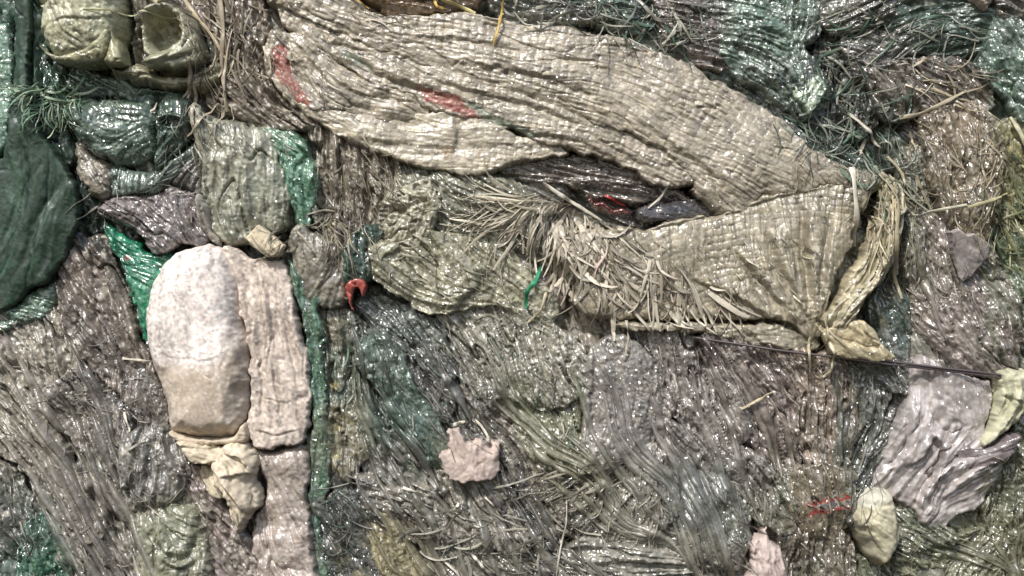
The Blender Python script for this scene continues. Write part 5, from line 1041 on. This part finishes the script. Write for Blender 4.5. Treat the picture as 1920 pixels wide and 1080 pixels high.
tuft('dark green stringy tangle right of the large tan sack', [(1560, 250, 60, 40, 60), (1610, 290, 50, 40, 75), (1640, 220, 50, 40, 60), (1660, 330, 40, 40, 80), (1500, 230, 60, 20, 35)], 193, 28, cols=((150, 158, 142), (44, 68, 58), (84, 122, 102)), ln=(25, 80), w=(1.6, 4), lift=8, curl=1.6, spread=.8)
tuft('long silvery shreds hanging above the neck of the gathered sack', [(1640, 330, 30, 30, 70), (1690, 370, 30, 40, 80), (1700, 420, 20, 60, 88)], 62, 29, cols=((178, 174, 150), (88, 90, 74)), ln=(40, 120), w=(2, 5.5), lift=6, curl=.9, spread=.25)
tuft('grey-green wispy fibres along the top right', [(1620, 60, 70, 40, 160), (1720, 60, 90, 30, 165), (1800, 70, 70, 30, 170), (1560, 130, 50, 60, 70), (1660, 150, 60, 40, 120)], 193, 30, cols=((160, 160, 142), (52, 78, 66), (86, 120, 102)), ln=(30, 90), w=(1.6, 4.5), lift=7, curl=1.2, spread=.5)
tuft('brown wispy fibres on the pleated sacks at the right', [(1760, 160, 80, 40, 30), (1800, 300, 60, 90, 80), (1740, 300, 40, 60, 70), (1860, 300, 40, 90, 110)], 159, 31, cols=((186, 172, 140), (96, 84, 66)), ln=(25, 90), w=(1.5, 3.6), lift=5, curl=.9, spread=.35)
tuft('yellow-olive shreds at the right edge', [(1890, 330, 40, 80, 60), (1890, 440, 40, 60, 40), (1850, 400, 40, 50, 130)], 100, 32, cols=((184, 178, 130), (92, 98, 60), (70, 96, 66)), ln=(25, 80), w=(1.6, 3.6), lift=7, curl=1.1, spread=.6)
tuft('short fibres on the purple-brown draped sack', [(1770, 500, 50, 60, 70), (1840, 600, 50, 60, 62), (1720, 560, 30, 80, 80)], 62, 34, cols=((166, 158, 150), (90, 82, 78)), ln=(15, 50), w=(1.2, 2.6), lift=3, spread=.3)
tuft('fibres along the dark gap left of the lavender film', [(1620, 780, 30, 80, 100), (1640, 860, 30, 50, 115), (1600, 940, 20, 40, 100)], 54, 35, cols=((130, 132, 122), (54, 58, 54)), ln=(25, 80), w=(1.4, 3.4), lift=3, spread=.2)
tuft('fine fibres on the olive sacks in the bottom right corner', [(1760, 1040, 90, 40, 30), (1880, 1000, 60, 80, 80), (1880, 900, 50, 60, 100)], 100, 36, cols=((166, 164, 134), (76, 82, 60)), ln=(15, 50), w=(1.2, 2.8), lift=3, curl=1.2, spread=.7)
tuft('short fibres on the brown striped sack piece and folds below', [(1530, 900, 50, 50, 85), (1460, 920, 50, 40, 60), (1530, 1040, 50, 40, 80)], 71, 37, cols=((150, 140, 120), (84, 80, 66)), ln=(15, 50), w=(1.2, 2.6), lift=3, spread=.35)
tuft('thin pale fibres lying over the emerald wedge and lilac bag', [(240, 400, 50, 20, 150), (320, 380, 50, 30, 40), (200, 370, 30, 20, 120)], 25, 38, cols=((168, 162, 152), (96, 92, 88)), ln=(20, 60), w=(1.2, 2.4), lift=3, curl=1.2, spread=.8)
tuft('wispy grey fibres over the teal sack folds under the rolls', [(340, 240, 30, 50, 85), (350, 330, 40, 30, 120), (300, 330, 30, 30, 130)], 46, 39, cols=((158, 160, 146), (80, 92, 82)), ln=(25, 80), w=(1.2, 2.8), lift=5, spread=.4)
